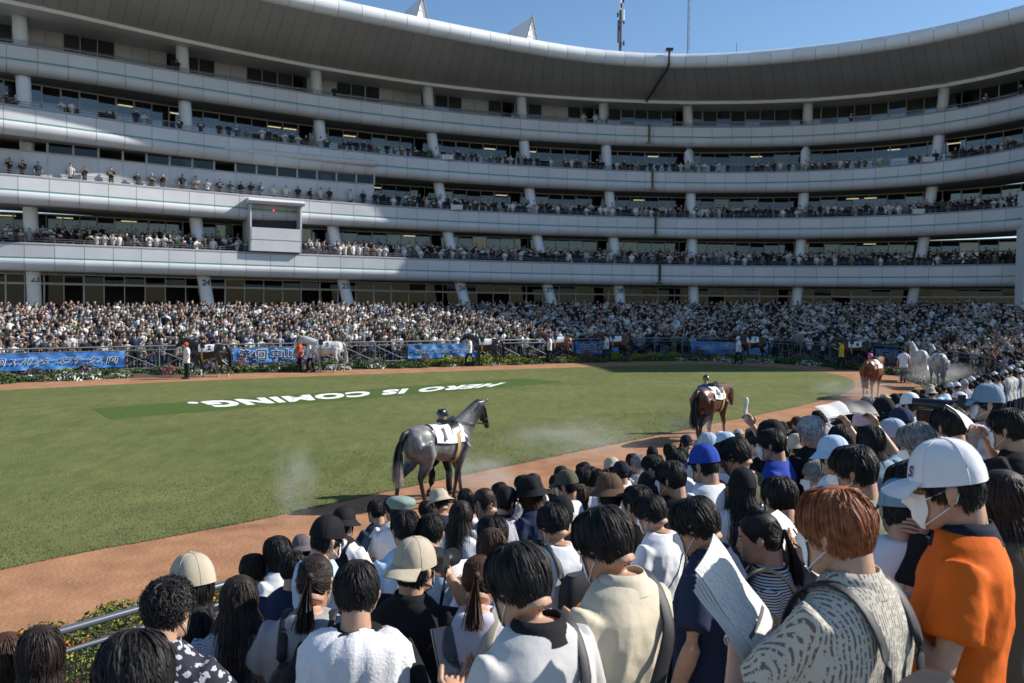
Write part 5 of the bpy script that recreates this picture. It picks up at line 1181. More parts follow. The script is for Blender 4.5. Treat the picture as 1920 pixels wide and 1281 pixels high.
# ------------------------------------------------------------------ the near crowd
TAKEN = []
WPX = dict(auburn=(165, .215), greyman=(128, .2), camera=(85, .19), bigL=(155, .2), beigecap=(75, .19), orange=(136, .2), cream=(112, .2), towel=(103, .2), navypolo=(92, .2), sage=(85, .2), curl=(98, .2), bluecap=(50, .19), striped=(85, .19), whitehair=(44, .2), pinkcap=(38, .19), photog=(46, .19), buzz=(46, .18), navycap=(32, .19), bobL=(98, .21), greyman2=(66, .21), ponyL=(82, .19), ponyM=(86, .19), longL=(84, .2), blackcap=(60, .19), pairA=(60, .2), pairB=(60, .2), longM=(52, .2), darkM=(66, .2), halfup=(68, .2), packman=(70, .2), whitetee=(66, .2), bkF=(58, .2), bowl=(84, .2), denimcap=(88, .19), oldman=(60, .19), edge=(100, .2), phonearm=(92, .2), lowL=(82, .2), bobLL=(90, .2), capC=(50, .19), camo=(40, .19), redhair=(42, .2), bkA=(38, .2), bkB=(38, .2), bucketB=(58, .2), hatC=(52, .2), bkC=(60, .2), bkD=(42, .2), bkE=(42, .2), bkG=(46, .2), bandana=(34, .19), ltcap=(38, .19), olivejk=(52, .2), greytee=(38, .2), capwoman=(55, .19), girl=(50, .2), bluehat=(60, .2), bluetee=(46, .2), beigehat=(40, .2), masked=(44, .2), raiser=(46, .2), navycap2=(34, .19), navycap3=(40, .19), greycap=(48, .19), bkH=(54, .2), cap4=(32, .19), grey4=(28, .19), cap5=(34, .19), white5=(30, .19), brown6=(40, .2), bk7=(58, .2), edge2=(66, .2), purple=(56, .2), bobmask=(56, .2), navytee=(60, .2), purplecap=(44, .2), bucketL=(46, .2), lowbk=(60, .2), beret=(44, .2), smallcap=(34, .19), bucketM=(44, .2), pinkshirt=(42, .19))
def floor_s(p): D, _ = near_D(p); return D, max(.085, .2453*D-.03)+max(0., gz(0, p[1]))
def stand_at(x, ytop, height, key):
    """head size (or, failing that, the terrace slope) gives the distance; the step under the feet gives the height"""
    d = ray(x, ytop); best = None; Y0 = F*WPX[key][1]*(1.13 if key in ('auburn', 'orange', 'oldman', 'bowl', 'girl') else 1.0)/WPX[key][0] if key in WPX else None
    for Y in np.arange(1.2, 60, .02):
        p = Vector((0, 0, CAMZ))+d*Y; D, fl = floor_s((p.x, p.y))
        if D < .25: break
        e = abs(p.z-fl-height)+(1.2*abs(math.log(Y/Y0)) if Y0 else 0)
        if best is None or e < best[0]: best = (e, Y)
    if best is None: return None
    p = Vector((0, 0, CAMZ))+d*best[1]; D, _ = near_D((p.x, p.y)); fl = near_floor((p.x, p.y))
    return p.x, p.y, fl, p.z-fl
PEOPLE = {}
def P(key, x, y, face, label, h=1.68, **k):
    r = stand_at(x, y, h+.02, key)
    if r is None: print('NOPLACE', key, x, y); return
    X, Y, Z, hh = r; hh = min(max(hh-.02, 1.5), 1.86)
    f2 = k.pop('hat_', None); o = person((X, Y, Z), math.radians(face), hh*(1.0 if not f2 else .985), label=label, hat_=f2, **k); TAKEN.append((X, Y, hh, x, y)); PEOPLE[key] = (o, X, Y, Z, hh, math.radians(face)); return o
def q(**k): return k
P('bobL', 72, 1172, 20, 'woman with glossy dark bob at the lower left by the rail', pose='rail', pitch=10, hairstyle='bob', hcol='dark', shirt='black', h=1.58)
P('bobLL', 8, 1213, 25, 'brown bobbed head cut by the left frame edge', pose='hang', pitch=10, hairstyle='bob', hcol='brown', shirt='offwhite', h=1.58)
P('bigL', 255, 1176, 28, 'black-haired man reading a race paper in the lower left corner', pose='read', pitch=25, hairstyle='crop', shirt='white', h=1.68)
P('lowL', 367, 1240, 20, 'small black-haired head at the bottom edge below the curly-haired man', pose='hang', pitch=10, hairstyle='bob', shirt='check', h=1.55)
P('curl', 305, 1083, -8, 'curly black-haired man in dark floral shirt at the rail', pose='rail', pitch=10, hairstyle='curly', shirt='floral', collar='floral', h=1.68)
P('beigecap', 366, 1040, 40, 'person in beige cap and black lace top with yellow strap', pose='rail', pitch=10, hairstyle='bob', shirt='lace', hat_='cap', hatcol='beige', h=1.66)
P('longL', 447, 1138, 10, 'woman with long dark wavy hair at lower left', pose='hang', pitch=10, hairstyle='long', hcol='dark', shirt='check', h=1.58)
P('purple', 475, 1036, 22, 'short-haired woman in faded purple tee leaning on the rail', pose='rail', pitch=10, hairstyle='bowl', hcol='dark', shirt='purple', h=1.58)
P('bobmask', 528, 1001, 62, 'black bobbed woman in mask looking left along the rail', pose='rail', pitch=10, yaw=0, hairstyle='bob', shirt='white', h=1.58)
P('navytee', 548, 1030, 8, 'person in navy tee behind the ponytailed woman', pose='hang', pitch=10, hairstyle='crop', shirt='navy', h=1.60)
P('ponyL', 584, 1037, 0, 'dark ponytailed woman in grey tee with black backpack', pose='read', pitch=25, hairstyle='tail', hcol='dark', shirt='grey', h=1.64)
P('blackcap', 603, 962, -45, 'man in black mesh cap and mask turned to the right', pose='read', pitch=10, hairstyle='thin', shirt='ltblue', hat_='cap', hatcol='black', h=1.72)
P('purplecap', 566, 1000, 20, 'person in dull purple bucket hat behind the black mesh cap', pose='rail', pitch=10, hairstyle='thin', shirt='purple', hat_='bucket', hatcol='purple', h=1.6)
P('bucketL', 640, 948, -20, 'person in black bucket hat carrying a black backpack near the rail', pose='read', pitch=10, hairstyle='thin', shirt='white', hat_='bucket', hatcol='black', h=1.66)
P('lowbk', 628, 1026, 15, 'low black-haired head between the ponytail and the towel man', pose='hang', pitch=10, hairstyle='short', shirt='ltblue', h=1.6)
P('towel', 668, 1047, 8, 'man with short wiry black hair and a white towel over his shoulders', pose='hang', pitch=10, hairstyle='short', shirt='black', h=1.70)
P('beret', 747, 930, -20, 'person in pale green puffed cap at the rail', pose='rail', pitch=10, hairstyle='thin', shirt='white', hat_='beret', hatcol='green', h=1.62)
P('pairA', 764, 953, 25, 'black-haired head, left of two close together behind the beige cap', pose='hang', pitch=10, hairstyle='crop', shirt='ltblue', h=1.68)
P('pairB', 806, 960, -10, 'black-haired head, right of two close together behind the beige cap', pose='hang', pitch=10, hairstyle='short', shirt='ltblue', h=1.66)
P('camera', 775, 1002, -28, 'photographer in backwards beige cap and black polo holding up a camera', pose='photo', pitch=0, hairstyle='thin', shirt='black', collar='black', hat_='cap_back', hatcol='beige', h=1.70)
P('longM', 862, 936, -15, 'woman with long straight dark brown hair and pale tee', pose='read', pitch=10, hairstyle='long', hcol='dark', shirt='white', h=1.60)
P('smallcap', 884, 940, -30, 'small black cap beside the long straight hair', pose='hang', pitch=10, hairstyle='thin', shirt='white', hat_='cap', hatcol='black', h=1.6)
P('ponyM', 895, 1062, -5, 'brown-haired woman with low loose ponytail and lilac top', pose='hang', pitch=25, hairstyle='tail', hcol='brown', shirt='lilac', h=1.62)
P('buzz', 920, 910, 42, 'buzz-cut man in mask and small checked shirt', pose='read', pitch=25, hairstyle='buzz', hcol='dark', shirt='check', h=1.70)
P('pinkshirt', 945, 909, -35, 'man in black cap and pink polo with black collar', pose='hang', pitch=10, hairstyle='thin', shirt='pink', collar='black', hat_='cap', hatcol='black', h=1.68)
P('darkM', 935, 960, 30, 'dark-haired man in fine check shirt behind the brown ponytail', pose='read', pitch=25, hairstyle='crop', shirt='check', h=1.68)
P('bucketM', 1001, 893, 55, 'woman in black bucket hat with brown hair and navy blouse', pose='read', pitch=10, hairstyle='bob', hcol='brown', shirt='navy', hat_='bucket', hatcol='black', h=1.60)
P('halfup', 926, 1000, 20, 'dark brown half-up hair left of the man with the phone', pose='hang', pitch=10, hairstyle='bob', hcol='brown', shirt='lilac', h=1.60)
P('greyman', 1003, 1005, 42, 'masked young man in pale grey shirt with black collar typing on a phone', pose='read', pitch=25, hairstyle='bowl', shirt='palegrey', collar='black', h=1.70)
P('capC', 1057, 927, 15, 'head in plain black cap seen from behind near the middle', pose='hang', pitch=10, hairstyle='thin', shirt='black', hat_='cap', hatcol='black', h=1.66)
P('camo', 1070, 877, 55, 'person in olive and white cap with mask at the rail', pose='read', pitch=10, hairstyle='thin', shirt='white', hat_='cap', hatcol='olive', h=1.68)
P('redhair', 1087, 905, 0, 'girl with straight reddish brown hair and white sleeves', pose='read', pitch=10, hairstyle='bob', hcol='brown', shirt='white', h=1.58)
P('bkA', 1097, 874, 10, 'black-haired head beside the olive cap', hairstyle='bowl', shirt='white', h=1.66)
P('bkB', 1117, 876, -10, 'rounded black-haired head two along from the olive cap', hairstyle='crop', shirt='white', h=1.66)
P('navycap', 1168, 862, 25, 'spectator in navy cap and white shirt against the track', pose='rail', hairstyle='thin', shirt='offwhite', hat_='cap', hatcol='darknavy', h=1.66)
P('bucketB', 1146, 884, 10, 'large dark brown bucket hat in the middle of the crowd', hairstyle='thin', shirt='black', hat_='bucket', hatcol='brown', h=1.70)
P('packman', 1050, 951, 32, 'black-haired man in white shirt wearing a dark backpack with orange edge', pose='read', pitch=25, hairstyle='crop', shirt='white', h=1.68)
P('cream', 1163, 937, 45, 'tall masked man in loose cream shirt with a black shoulder strap', pose='read', pitch=25, hairstyle='bowl', shirt='cream', long=True, collar='cream', h=1.76)
P('hatC', 1225, 880, 20, 'black bucket hat beyond the white tee man', hairstyle='thin', shirt='black', hat_='bucket', hatcol='black', h=1.66)
P('whitetee', 1238, 926, 48, 'young masked man in white tee with thin black strap', pose='read', pitch=25, hairstyle='crop', shirt='white', h=1.68)
P('bkC', 1204, 906, 30, 'black-haired head between the cream shirt and white tee men', hairstyle='crop', shirt='black', h=1.68)
P('bkD', 1231, 850, 60, 'black-haired person with glasses at the rail before the dark bay horse', hairstyle='short', shirt='black', h=1.66)
P('bkE', 1273, 841, 20, 'black-haired head against the track left of the blue cap', hairstyle='short', shirt='white', h=1.68)
P('bkF', 1268, 860, 52, 'tall black-haired man with mask left of the blue cap', hairstyle='bowl', shirt='black', h=1.74)
P('bluecap', 1330, 828, 38, 'man in bright blue cap and white tee with red strap', pose='rail', hairstyle='thin', shirt='white', hat_='cap', hatcol='blue', h=1.72)
P('bkG', 1357, 826, 0, 'black-haired man right behind the bright blue cap', hairstyle='short', shirt='white', h=1.72)
P('bandana', 1331, 808, 10, 'patterned grey-blue bandana head at the rail', hairstyle='thin', shirt='steel', hat_='cap', hatcol='steel', h=1.62)
P('ltcap', 1366, 807, 10, 'pale blue cap just beyond the bright blue cap', hairstyle='thin', shirt='white', hat_='cap', hatcol='ltblue', h=1.64)
P('olivejk', 1397, 812, 50, 'man with swept dark hair and black mask in olive jacket', pitch=25, hairstyle='crop', shirt='olive', long=True, mask='black', h=1.72)
P('greytee', 1428, 803, 25, 'close-cropped man in pale grey tee', hairstyle='short', shirt='palegrey', mask=None, h=1.70)
P('navypolo', 1333, 920, 55, 'man in navy polo with white-edged upturned collar, masked, head bowed', pose='hang', pitch=25, hairstyle='crop', shirt='navy', collar='navy', h=1.70)
P('capwoman', 1393, 877, -15, 'woman in black cap with long black hair over white top', hairstyle='long', shirt='white', hat_='cap', hatcol='black', h=1.64)
P('girl', 1437, 870, 70, 'black-haired girl in mask beyond the bowl cut', hairstyle='bob', shirt='denim', h=1.58)
P('bowl', 1470, 888, 18, 'rounded black bowl-cut head in front of the striped top woman', hairstyle='bowl', shirt='darknavy', h=1.66)
P('striped', 1440, 953, 70, 'dark-haired woman in black and white striped top with tan backpack', pose='hang', pitch=10, hairstyle='tail', hcol='black', shirt='striped', long=True, mask=None, h=1.58)
P('auburn', 1594, 905, 40, 'masked man with thick copper-dyed hair and cream dashed shirt', pose='paper_up', pitch=10, hairstyle='bowl', hcol='auburn', shirt='dashed', collar='dashed', h=1.72, seed=4)
P('denimcap', 1690, 962, -12, 'woman in faded denim cap with hand on her neck', pose='nape', pitch=10, hairstyle='thin', shirt='white', long=True, hat_='cap', hatcol='denim', h=1.58)
P('orange', 1806, 812, 62, 'man in white cap and bright orange tee with white mask', pose='read', pitch=10, hairstyle='thin', shirt='orange', collar='darknavy', hat_='cap', hatcol='white', h=1.74)
P('sage', 1618, 828, 55, 'black-haired masked man in sage tee touching his face', pose='read', pitch=10, hairstyle='crop', shirt='sage', h=1.74)
P('oldman', 1545, 858, 70, 'older grey-haired man in mask facing left', pose='read', pitch=10, hairstyle='short', hcol='grey', shirt='ltblue', h=1.64)
P('bluehat', 1572, 812, 25, 'pale blue bucket hat left of the sage tee man', hairstyle='thin', shirt='white', hat_='bucket', hatcol='ltblue', h=1.66)
P('whitehair', 1527, 776, 20, 'grey long-haired person in wide black tee', hairstyle='bowl', hcol='white', shirt='black', h=1.74)
P('bluetee', 1456, 800, 60, 'black-haired masked man in vivid blue shirt', hairstyle='crop', shirt='blue', h=1.68)
P('beigehat', 1500, 810, 20, 'beige cap between blue shirt and black tee', hairstyle='thin', shirt='beige', hat_='bucket', hatcol='beige', h=1.62)
P('masked', 1457, 787, 60, 'woman in dark cap with white mask at the rail', pose='raise', hairstyle='bob', shirt='white', hat_='cap', hatcol='black', h=1.62)
P('raiser', 1580, 795, 10, 'person raising a folded magazine against the sun', pose='raise', hairstyle='short', shirt='white', h=1.64)
P('pinkcap', 1632, 765, 62, 'person in pale pink cap with dark mask', hairstyle='thin', shirt='navy', hat_='cap', hatcol='pink', mask='black', h=1.66)
P('navycap2', 1658, 756, 25, 'charcoal cap seen from behind right of the pink cap', hairstyle='thin', shirt='black', hat_='cap', hatcol='darknavy', h=1.70)
P('navycap3', 1698, 760, 30, 'navy cap behind the grey denim cap', hairstyle='thin', shirt='white', hat_='cap', hatcol='navy', h=1.68)
P('greycap', 1686, 780, 62, 'masked person in slate grey cap and striped top', hairstyle='thin', shirt='striped', hat_='cap', hatcol='steel', h=1.66)
P('bkH', 1640, 793, 15, 'black-haired person holding up a dark folder in front of the pink cap', pose='raise', hairstyle='bob', shirt='denim', h=1.64)
P('greyman2', 1745, 783, 58, 'grizzled grey-haired man with mask above the white cap', pitch=25, hairstyle='crop', hcol='grey', shirt='white', h=1.72)
P('cap4', 1601, 741, 60, 'black cap and mask at the rail before the chestnut horse', hairstyle='thin', shirt='black', hat_='cap', hatcol='black', h=1.68)
P('grey4', 1632, 738, 10, 'short grey hair head before the chestnut horse', hairstyle='short', hcol='grey', shirt='olive', h=1.70)
P('cap5', 1666, 742, 50, 'black cap to the right of the chestnut horse legs', hairstyle='thin', shirt='black', hat_='cap', hatcol='black', h=1.66)
P('white5', 1713, 733, 30, 'bright white cap beyond the navy caps', hairstyle='thin', shirt='white', hat_='cap', hatcol='white', h=1.68)
P('brown6', 1745, 752, 0, 'brown-haired woman right of the bright white cap', hairstyle='bob', hcol='brown', shirt='black', h=1.62)
P('bk7', 1790, 757, 20, 'large black-haired head left of the photographer', hairstyle='bowl', shirt='navy', h=1.74)
P('photog', 1858, 716, 62, 'photographer in grey-blue cap and pale shirt aiming a long lens', pose='photo', pitch=0, hairstyle='thin', shirt='steel', hat_='cap', hatcol='denim', h=1.74)
P('edge', 1900, 875, 40, 'woman with long brown hair at the right frame edge', pose='photo', hairstyle='long', hcol='dark', shirt='olive', h=1.68)
P('edge2', 1905, 760, 40, 'black-haired man reading a paper by the right frame edge', pose='photo', pitch=10, hairstyle='crop', shirt='black', h=1.74)
P('phonearm', 1745, 850, 55, 'person in black tee holding a phone left of the orange tee', pose='read', pitch=25, hairstyle='crop', shirt='black', h=1.62)
print('NEAR', len(TAKEN))
# others who fill the gaps behind and beside them
frg = np.random.default_rng(3); nfill = 0
heads = [(t[3], t[4], t[1]) for t in TAKEN]
styles = ['short', 'crop', 'bowl', 'bob', 'crop', 'bowl', 'long', 'tail']; cols_ = ['check', 'striped', 'white', 'black', 'navy', 'grey', 'offwhite', 'black', 'darknavy', 'palegrey', 'ltblue', 'white', 'black', 'steel']
SHW_ = dict(check='checked', striped='striped', white='white', black='black', navy='navy', grey='grey', offwhite='off-white', darknavy='dark navy', palegrey='pale grey', ltblue='light blue', steel='steel blue')
hats_ = [None]*12+[('cap', 'black'), ('cap', 'darknavy'), ('cap', 'white'), ('bucket', 'beige'), ('cap', 'grey')]
for k in range(0, 13):
    O = offset(NF, -(k*RUN+.1+RUN/2)); s_ = 0.
    L = np.r_[0, np.cumsum(np.linalg.norm(np.diff(O, axis=0), axis=1))]; s_ = frg.random()*.5
    while s_ < L[-1]:
        x, y = np.interp(s_, L, O[:, 0]), np.interp(s_, L, O[:, 1]); s_ += .50+.14*frg.random()
        if y < 1.6: continue
        hgt = 1.54+.16*frg.random(); fl = tread_z(k, y); px = 960+F*x/y; py = 586+.0095*(px-960)-(fl+hgt-CAMZ)*F/y
        if px < -60 or px > 1990 or py > 1330: continue
        if any((x-t[0])**2+(y-t[1])**2 < .40**2 for t in TAKEN): continue
        hw = .12*F/y
        bad = False
        for (hx, hy, hY) in heads:
            if y < hY+.1 and abs(px-hx) < hw+.10*F/hY and py < hy+.42*F/hY: bad = True; break
        if bad or (px < 600 and py < 1150) or nfill > 150: continue
        st = styles[frg.integers(len(styles))]; ht = hats_[frg.integers(len(hats_))]; sh = cols_[frg.integers(len(cols_))]
        face = math.radians(30+frg.normal(0, 22)); hc = ['black', 'black', 'dark', 'brown', 'grey'][frg.choice(5, p=[.45, .2, .2, .09, .06])]
        words = {'short': 'short', 'crop': 'cropped', 'bowl': 'rounded', 'bob': 'bobbed', 'long': 'long', 'tail': 'tied'}[st]
        lab = ('spectator in %s %s and %s top among the near crowd' % (ht[1].replace('dark', 'dark '), 'cap' if ht[0] == 'cap' else 'bucket hat', SHW_[sh])) if ht else ('spectator with %s %s hair and %s top in the near crowd' % (words, hc, SHW_[sh]))
        person((x, y, fl), face, hgt, pose=['read', 'hang', 'rail'][frg.integers(3)], yaw=0, pitch=[10, 25][frg.integers(2)], hairstyle='thin' if ht else st, hcol=hc, hat_=ht[0] if ht else None, hatcol=ht[1] if ht else 'black', shirt=sh, label=lab, seed=1, group='other spectators in the near crowd')
        TAKEN.append((x, y, hgt, px, py)); nfill += 1
print('FILL', nfill)
# ------------------------------------------------------------------ things people carry
def at_person(name, key, label, cat, group=None):
    o, X, Y, Z, hh, rz = PEOPLE[key]; e = empty(name, (X, Y, Z), rz, o.scale[0]); tag(e, label, cat, group); return e
M_NYL = mat('nylon_black', (.014, .015, .018), .6, .2, 20, .05, 200); M_TAN = mat('canvas_tan', (.40, .30, .17), .8, .1, 12, .06, 200); M_CANV = mat('canvas_cream', (.50, .46, .36), .8, .1, 12, .06, 200); M_ZIP = mat('zip_metal', (.4, .4, .42), .3, metal=.8)
def shoulder_path(s, w0=.10, back=1.12):
    return [(s*.11, .105, 1.18), (s*.112, .13, 1.30), (s*.108, .085, 1.41), (s*.105, .0, 1.455), (s*.10, -.085, 1.425), (s*.095, -.150, 1.33), (s*.092, -.168, 1.22), (s*.10, -.160, back)]
def backpack(key, label, m, low=0.0, size=(.28, .13, .40), trim=None):
    e = at_person('backpack', key, label, 'backpack')
    b = MB(); zc = 1.13-low; w_, d_, h_ = [v/2 for v in size]; yb = -.155-d_
    R = []
    for f in np.linspace(-1, 1, 13):
        k = (1-abs(f)**4*.35); R.append([(math.copysign(abs(math.cos(t))**.5, math.cos(t))*w_*k, yb+math.copysign(abs(math.sin(t))**.6, math.sin(t))*d_*k, zc+f*h_) for t in np.linspace(0, 2*math.pi, 24, endpoint=False)])
    R = np.array(R); b.grid(R, closed_u=True); b.add(R[-1], [tuple(range(24))]); b.add(R[0], [tuple(range(24))[::-1]]); b.build('pack', m, e, True)
    b = MB(); b.tube([(math.cos(t)*w_*.8, yb-d_*1.02, zc-.03+math.sin(t)*h_*.45) for t in np.linspace(.2, 2.94, 14)], .004, 5); b.build('zip', M_ZIP if not trim else trim, e)
    for s in (-1, 1): b = MB(); b.tube(smoothed(shoulder_path(s), 3, False), (.008, .026) if False else [(.023, .006)]*22, 8, up=(0, -.3, 1)); b.build('strap', m, e, True)
    return e
backpack('auburn', 'black backpack worn over the cream dashed shirt of the copper-haired man', M_NYL, .10)
backpack('ponyL', 'black backpack on the grey tee of the ponytailed woman', M_NYL, .04)
backpack('bucketL', 'black backpack on the person in black bucket hat', M_NYL, .0, (.30, .16, .46))
backpack('striped', 'tan canvas backpack on the striped top', M_TAN, .02)
backpack('packman', 'dark backpack with orange edge on the white shirted man', M_NYL, .0, trim=mat('orange_trim', (.7, .22, .02), .6))
def shoulder_bag(key, label, m=M_NYL, s=1, wid=.022):
    e = at_person('shoulder_bag', key, label, 'bag'); b = MB()
    pts = [(s*.04, .145, 1.22), (s*.085, .12, 1.36), (s*.105, .03, 1.452), (s*.095, -.07, 1.435), (s*.06, -.155, 1.32), (s*.0, -.175, 1.20), (s*-.08, -.165, 1.06), (s*-.17, -.10, .93), (s*-.215, .0, .84)]
    kk = 1.0; pts = [(p_[0]*kk, p_[1]*kk-(.006 if p_[1] < -.1 else 0), p_[2]+.008) for p_ in pts]; sp_ = smoothed(pts, 3, False); b.tube(sp_, [(wid*.85, .004)]*len(sp_), 8, up=(0, -.6, 1)); b.build('strap', m, e, True)
    b = MB(); R = np.array([[(-s*(.235)+math.cos(t)*.05*k, .02+math.copysign(abs(math.sin(t))**.6, math.sin(t))*.11*k, z) for t in np.linspace(0, 2*math.pi, 16, endpoint=False)] for z, k in ((.66, .85), (.68, 1), (.84, 1), (.86, .9))]); b.grid(R, closed_u=True); b.add(R[-1], [tuple(range(16))]); b.add(R[0], [tuple(range(16))[::-1]]); b.build('pouch', m, e, True)
shoulder_bag('greyman', 'black shoulder bag strap across the pale grey shirt'); shoulder_bag('cream', 'wide black strap across the loose cream shirt', wid=.028); shoulder_bag('whitetee', 'thin black strap over the white tee', wid=.015)
shoulder_bag('bluecap', 'red shoulder strap on the man in bright blue cap', mat('strap_red', (.45, .03, .03), .7)); shoulder_bag('ponyM', 'wide cream padded strap across the lilac top', M_CANV, 1, .034); shoulder_bag('beigecap', 'bright yellow strap on the black lace top', mat('strap_yellow', (.70, .55, .03), .7), -1, .018); shoulder_bag('denimcap', 'cream tote bag strap over the white knit top', M_CANV, 1, .02)
# towel over the shoulders
e = at_person('towel', 'towel', 'white towel draped over the shoulders of the wiry-haired man', 'towel'); b = MB(); R = []
for i, (z, k, yo) in enumerate(((1.462, .50, -.01), (1.458, .62, -.012), (1.445, .80, -.02), (1.40, 1.04, -.02), (1.34, 1.10, -.02), (1.24, 1.12, -.018), (1.14, 1.12, -.016), (1.06, 1.13, -.014))):
    R.append([(math.sin(t)*.215*k+.006*math.sin(t*23+i), yo-math.cos(t)*.145*k*(1+.03*math.sin(t*17+i*.7)), z+.012*math.sin(t*5+i)-(.0 if i < 5 else .05*math.cos(t*2.4))) for t in np.linspace(-1.25, 1.25, 34)])
b.grid(np.array(R)); b.build('towel_cloth', mat('towel_white', (.72, .72, .74), .95, .05, 30, .2, 90), e, True)
# printed sheets
def paper_mat():
    m = bpy.data.materials.new('race_paper'); m.use_nodes = True; t = m.node_tree; b = t.nodes['Principled BSDF']; b.inputs['Roughness'].default_value = .7; tc = t.nodes.new('ShaderNodeTexCoord')
    br = t.nodes.new('ShaderNodeTexBrick'); br.inputs['Scale'].default_value = 1; br.inputs['Brick Width'].default_value = .030; br.inputs['Row Height'].default_value = .0075; br.inputs['Mortar Size'].default_value = .0016; br.inputs['Color1'].default_value = (.30, .30, .30, 1); br.inputs['Color2'].default_value = (.62, .62, .60, 1); br.inputs['Mortar'].default_value = (.74, .73, .70, 1)
    t.links.new(tc.outputs['Object'], br.inputs['Vector']); n = t.nodes.new('ShaderNodeTexNoise'); n.inputs['Scale'].default_value = 420; t.links.new(tc.outputs['Object'], n.inputs['Vector']); gt = t.nodes.new('ShaderNodeMath'); gt.operation = 'GREATER_THAN'; gt.inputs[1].default_value = .52; t.links.new(n.outputs[0], gt.inputs[0])
    mx = t.nodes.new('ShaderNodeMix'); mx.data_type = 'RGBA'; mx.inputs[7].default_value = (.75, .74, .71, 1); t.links.new(gt.outputs[0], mx.inputs[0]); t.links.new(br.outputs[0], mx.inputs[6]); t.links.new(mx.outputs[2], b.inputs['Base Color']); return m
M_PAPER = paper_mat(); M_PLAIN = mat('paper_plain', (.70, .70, .70), .7)
def loc_pt(key, p):
    o, X, Y, Z, hh, rz = PEOPLE[key]; k = o.scale[0]; c_, s_ = math.cos(rz), math.sin(rz); return Vector((X+(p[0]*c_-p[1]*s_)*k, Y+(p[0]*s_+p[1]*c_)*k, Z+p[2]*k))
def loc_dir(key, d): rz = PEOPLE[key][5]; c_, s_ = math.cos(rz), math.sin(rz); return (d[0]*c_-d[1]*s_, d[0]*s_+d[1]*c_, d[2])
def paper(c, u, n, L, W, label, sheets=3, bend=.02, cat='newspaper', dark_band=False, dark=False):
    u = Vector(u).normalized(); n = Vector(n); n = (n-u*n.dot(u)).normalized(); v = n.cross(u); Mx = Matrix((u, v, n)).transposed().to_4x4(); e = empty('newspaper', c); e.matrix_world = Matrix.Translation(c) @ Mx; tag(e, label, cat, 'papers held in the near crowd')
    for k in range(sheets):
        b = MB(); G = [[((a-.5)*L+k*.012, (q_-.5)*W-k*.006, -k*.006+bend*math.cos((q_-.5)*3.0)+.004*math.sin(a*9+k)) for q_ in np.linspace(0, 1, 9)] for a in np.linspace(0, 1, 12)]; b.grid(np.array(G)); b.grid((np.array(G)-np.array((0, 0, .002)))[::-1]); b.build('sheet', M_NYL if dark else M_PAPER if k == 0 else M_PLAIN, e, True)
    if dark_band: b = MB(); b.grid(np.array([[(a*L, q_*W, .0015+bend*math.cos(q_*3.0)+.004) for q_ in np.linspace(-.42, .40, 7)] for a in (.30, .34)])); b.build('printed_bar', mat('print_grey', (.09, .09, .09), .7), e)
    return e
paper(at_depth(1378, 1115, 2.42), (.58, .10, -.80), (.25, -.62, .75), .32, .16, 'folded printed race paper held up by the copper-haired man', 5, .012, dark_band=True)
paper(loc_pt('bigL', (-.13, .36, 1.27)), loc_dir('bigL', (1, 0, 0)), loc_dir('bigL', (0, -.7, .7)), .30, .22, 'open cream race paper held at the lower left corner', 4)
paper(loc_pt('cream', (-.06, .40, 1.26)), loc_dir('cream', (1, 0, 0)), loc_dir('cream', (0, -.7, .7)), .17, .13, 'small note sheet held by the man in the cream shirt', 1)
paper(loc_pt('edge2', (.05, .32, 1.60)), loc_dir('edge2', (1, .1, -.25)), loc_dir('edge2', (.2, -.7, .7)), .26, .18, 'upper of two papers at the right frame edge', 3)
paper(loc_pt('edge', (.05, .32, 1.60)), loc_dir('edge', (1, .1, -.25)), loc_dir('edge', (.2, -.7, .7)), .24, .18, 'lower of two papers at the right frame edge', 3)

paper(loc_pt('raiser', (.12, .36, 1.80)), loc_dir('raiser', (1, .2, .15)), loc_dir('raiser', (0, -.5, .85)), .27, .17, 'magazine held up as a sunshade beyond the grey-haired person', 2)
paper(loc_pt('bkH', (.12, .36, 1.80)), loc_dir('bkH', (1, .1, -.1)), loc_dir('bkH', (0, -.5, .85)), .26, .17, 'dark folder held up beside the pale pink cap', 2, dark=True)
paper(loc_pt('masked', (.19, .31, 1.79)), loc_dir('masked', (.1, 0, 1)), loc_dir('masked', (-.2, -1, .1)), .20, .05, 'rolled white paper pointing upward at the rail', 2)
# phone, watch, cameras
def slab(name, c, u, n, size, m, label, cat):
    u = Vector(u).normalized(); n = Vector(n); n = (n-u*n.dot(u)).normalized(); v = n.cross(u); e = empty(name, c); e.matrix_world = Matrix.Translation(c) @ Matrix((u, v, n)).transposed().to_4x4(); tag(e, label, cat); return e
M_PHN = mat('phone_case', (.02, .025, .035), .3); M_SCR = mat('phone_screen', (.03, .04, .06), .08, spec=.8)
for (key, lp, lab) in (('greyman', (-.05, .37, 1.27), 'dark phone held by the man in the pale grey shirt'), ('longM', (.02, .37, 1.27), 'phone held by the long straight haired woman'), ('bucketL', (.02, .38, 1.30), 'dark phone held up near the black bucket hat'), ('phonearm', (0, .37, 1.28), 'phone held by the person in black tee')):
    e = slab('phone', loc_pt(key, lp), loc_dir(key, (.1, .45, .8)), loc_dir(key, (-.2, -.8, .6)), 0, M_PHN, lab, 'phone'); b = MB(); b.box((0, 0, 0), (.15, .074, .009)); b.build('case', M_PHN, e); b = MB(); b.box((0, 0, .0055), (.142, .067, .002)); b.build('screen', M_SCR, e)
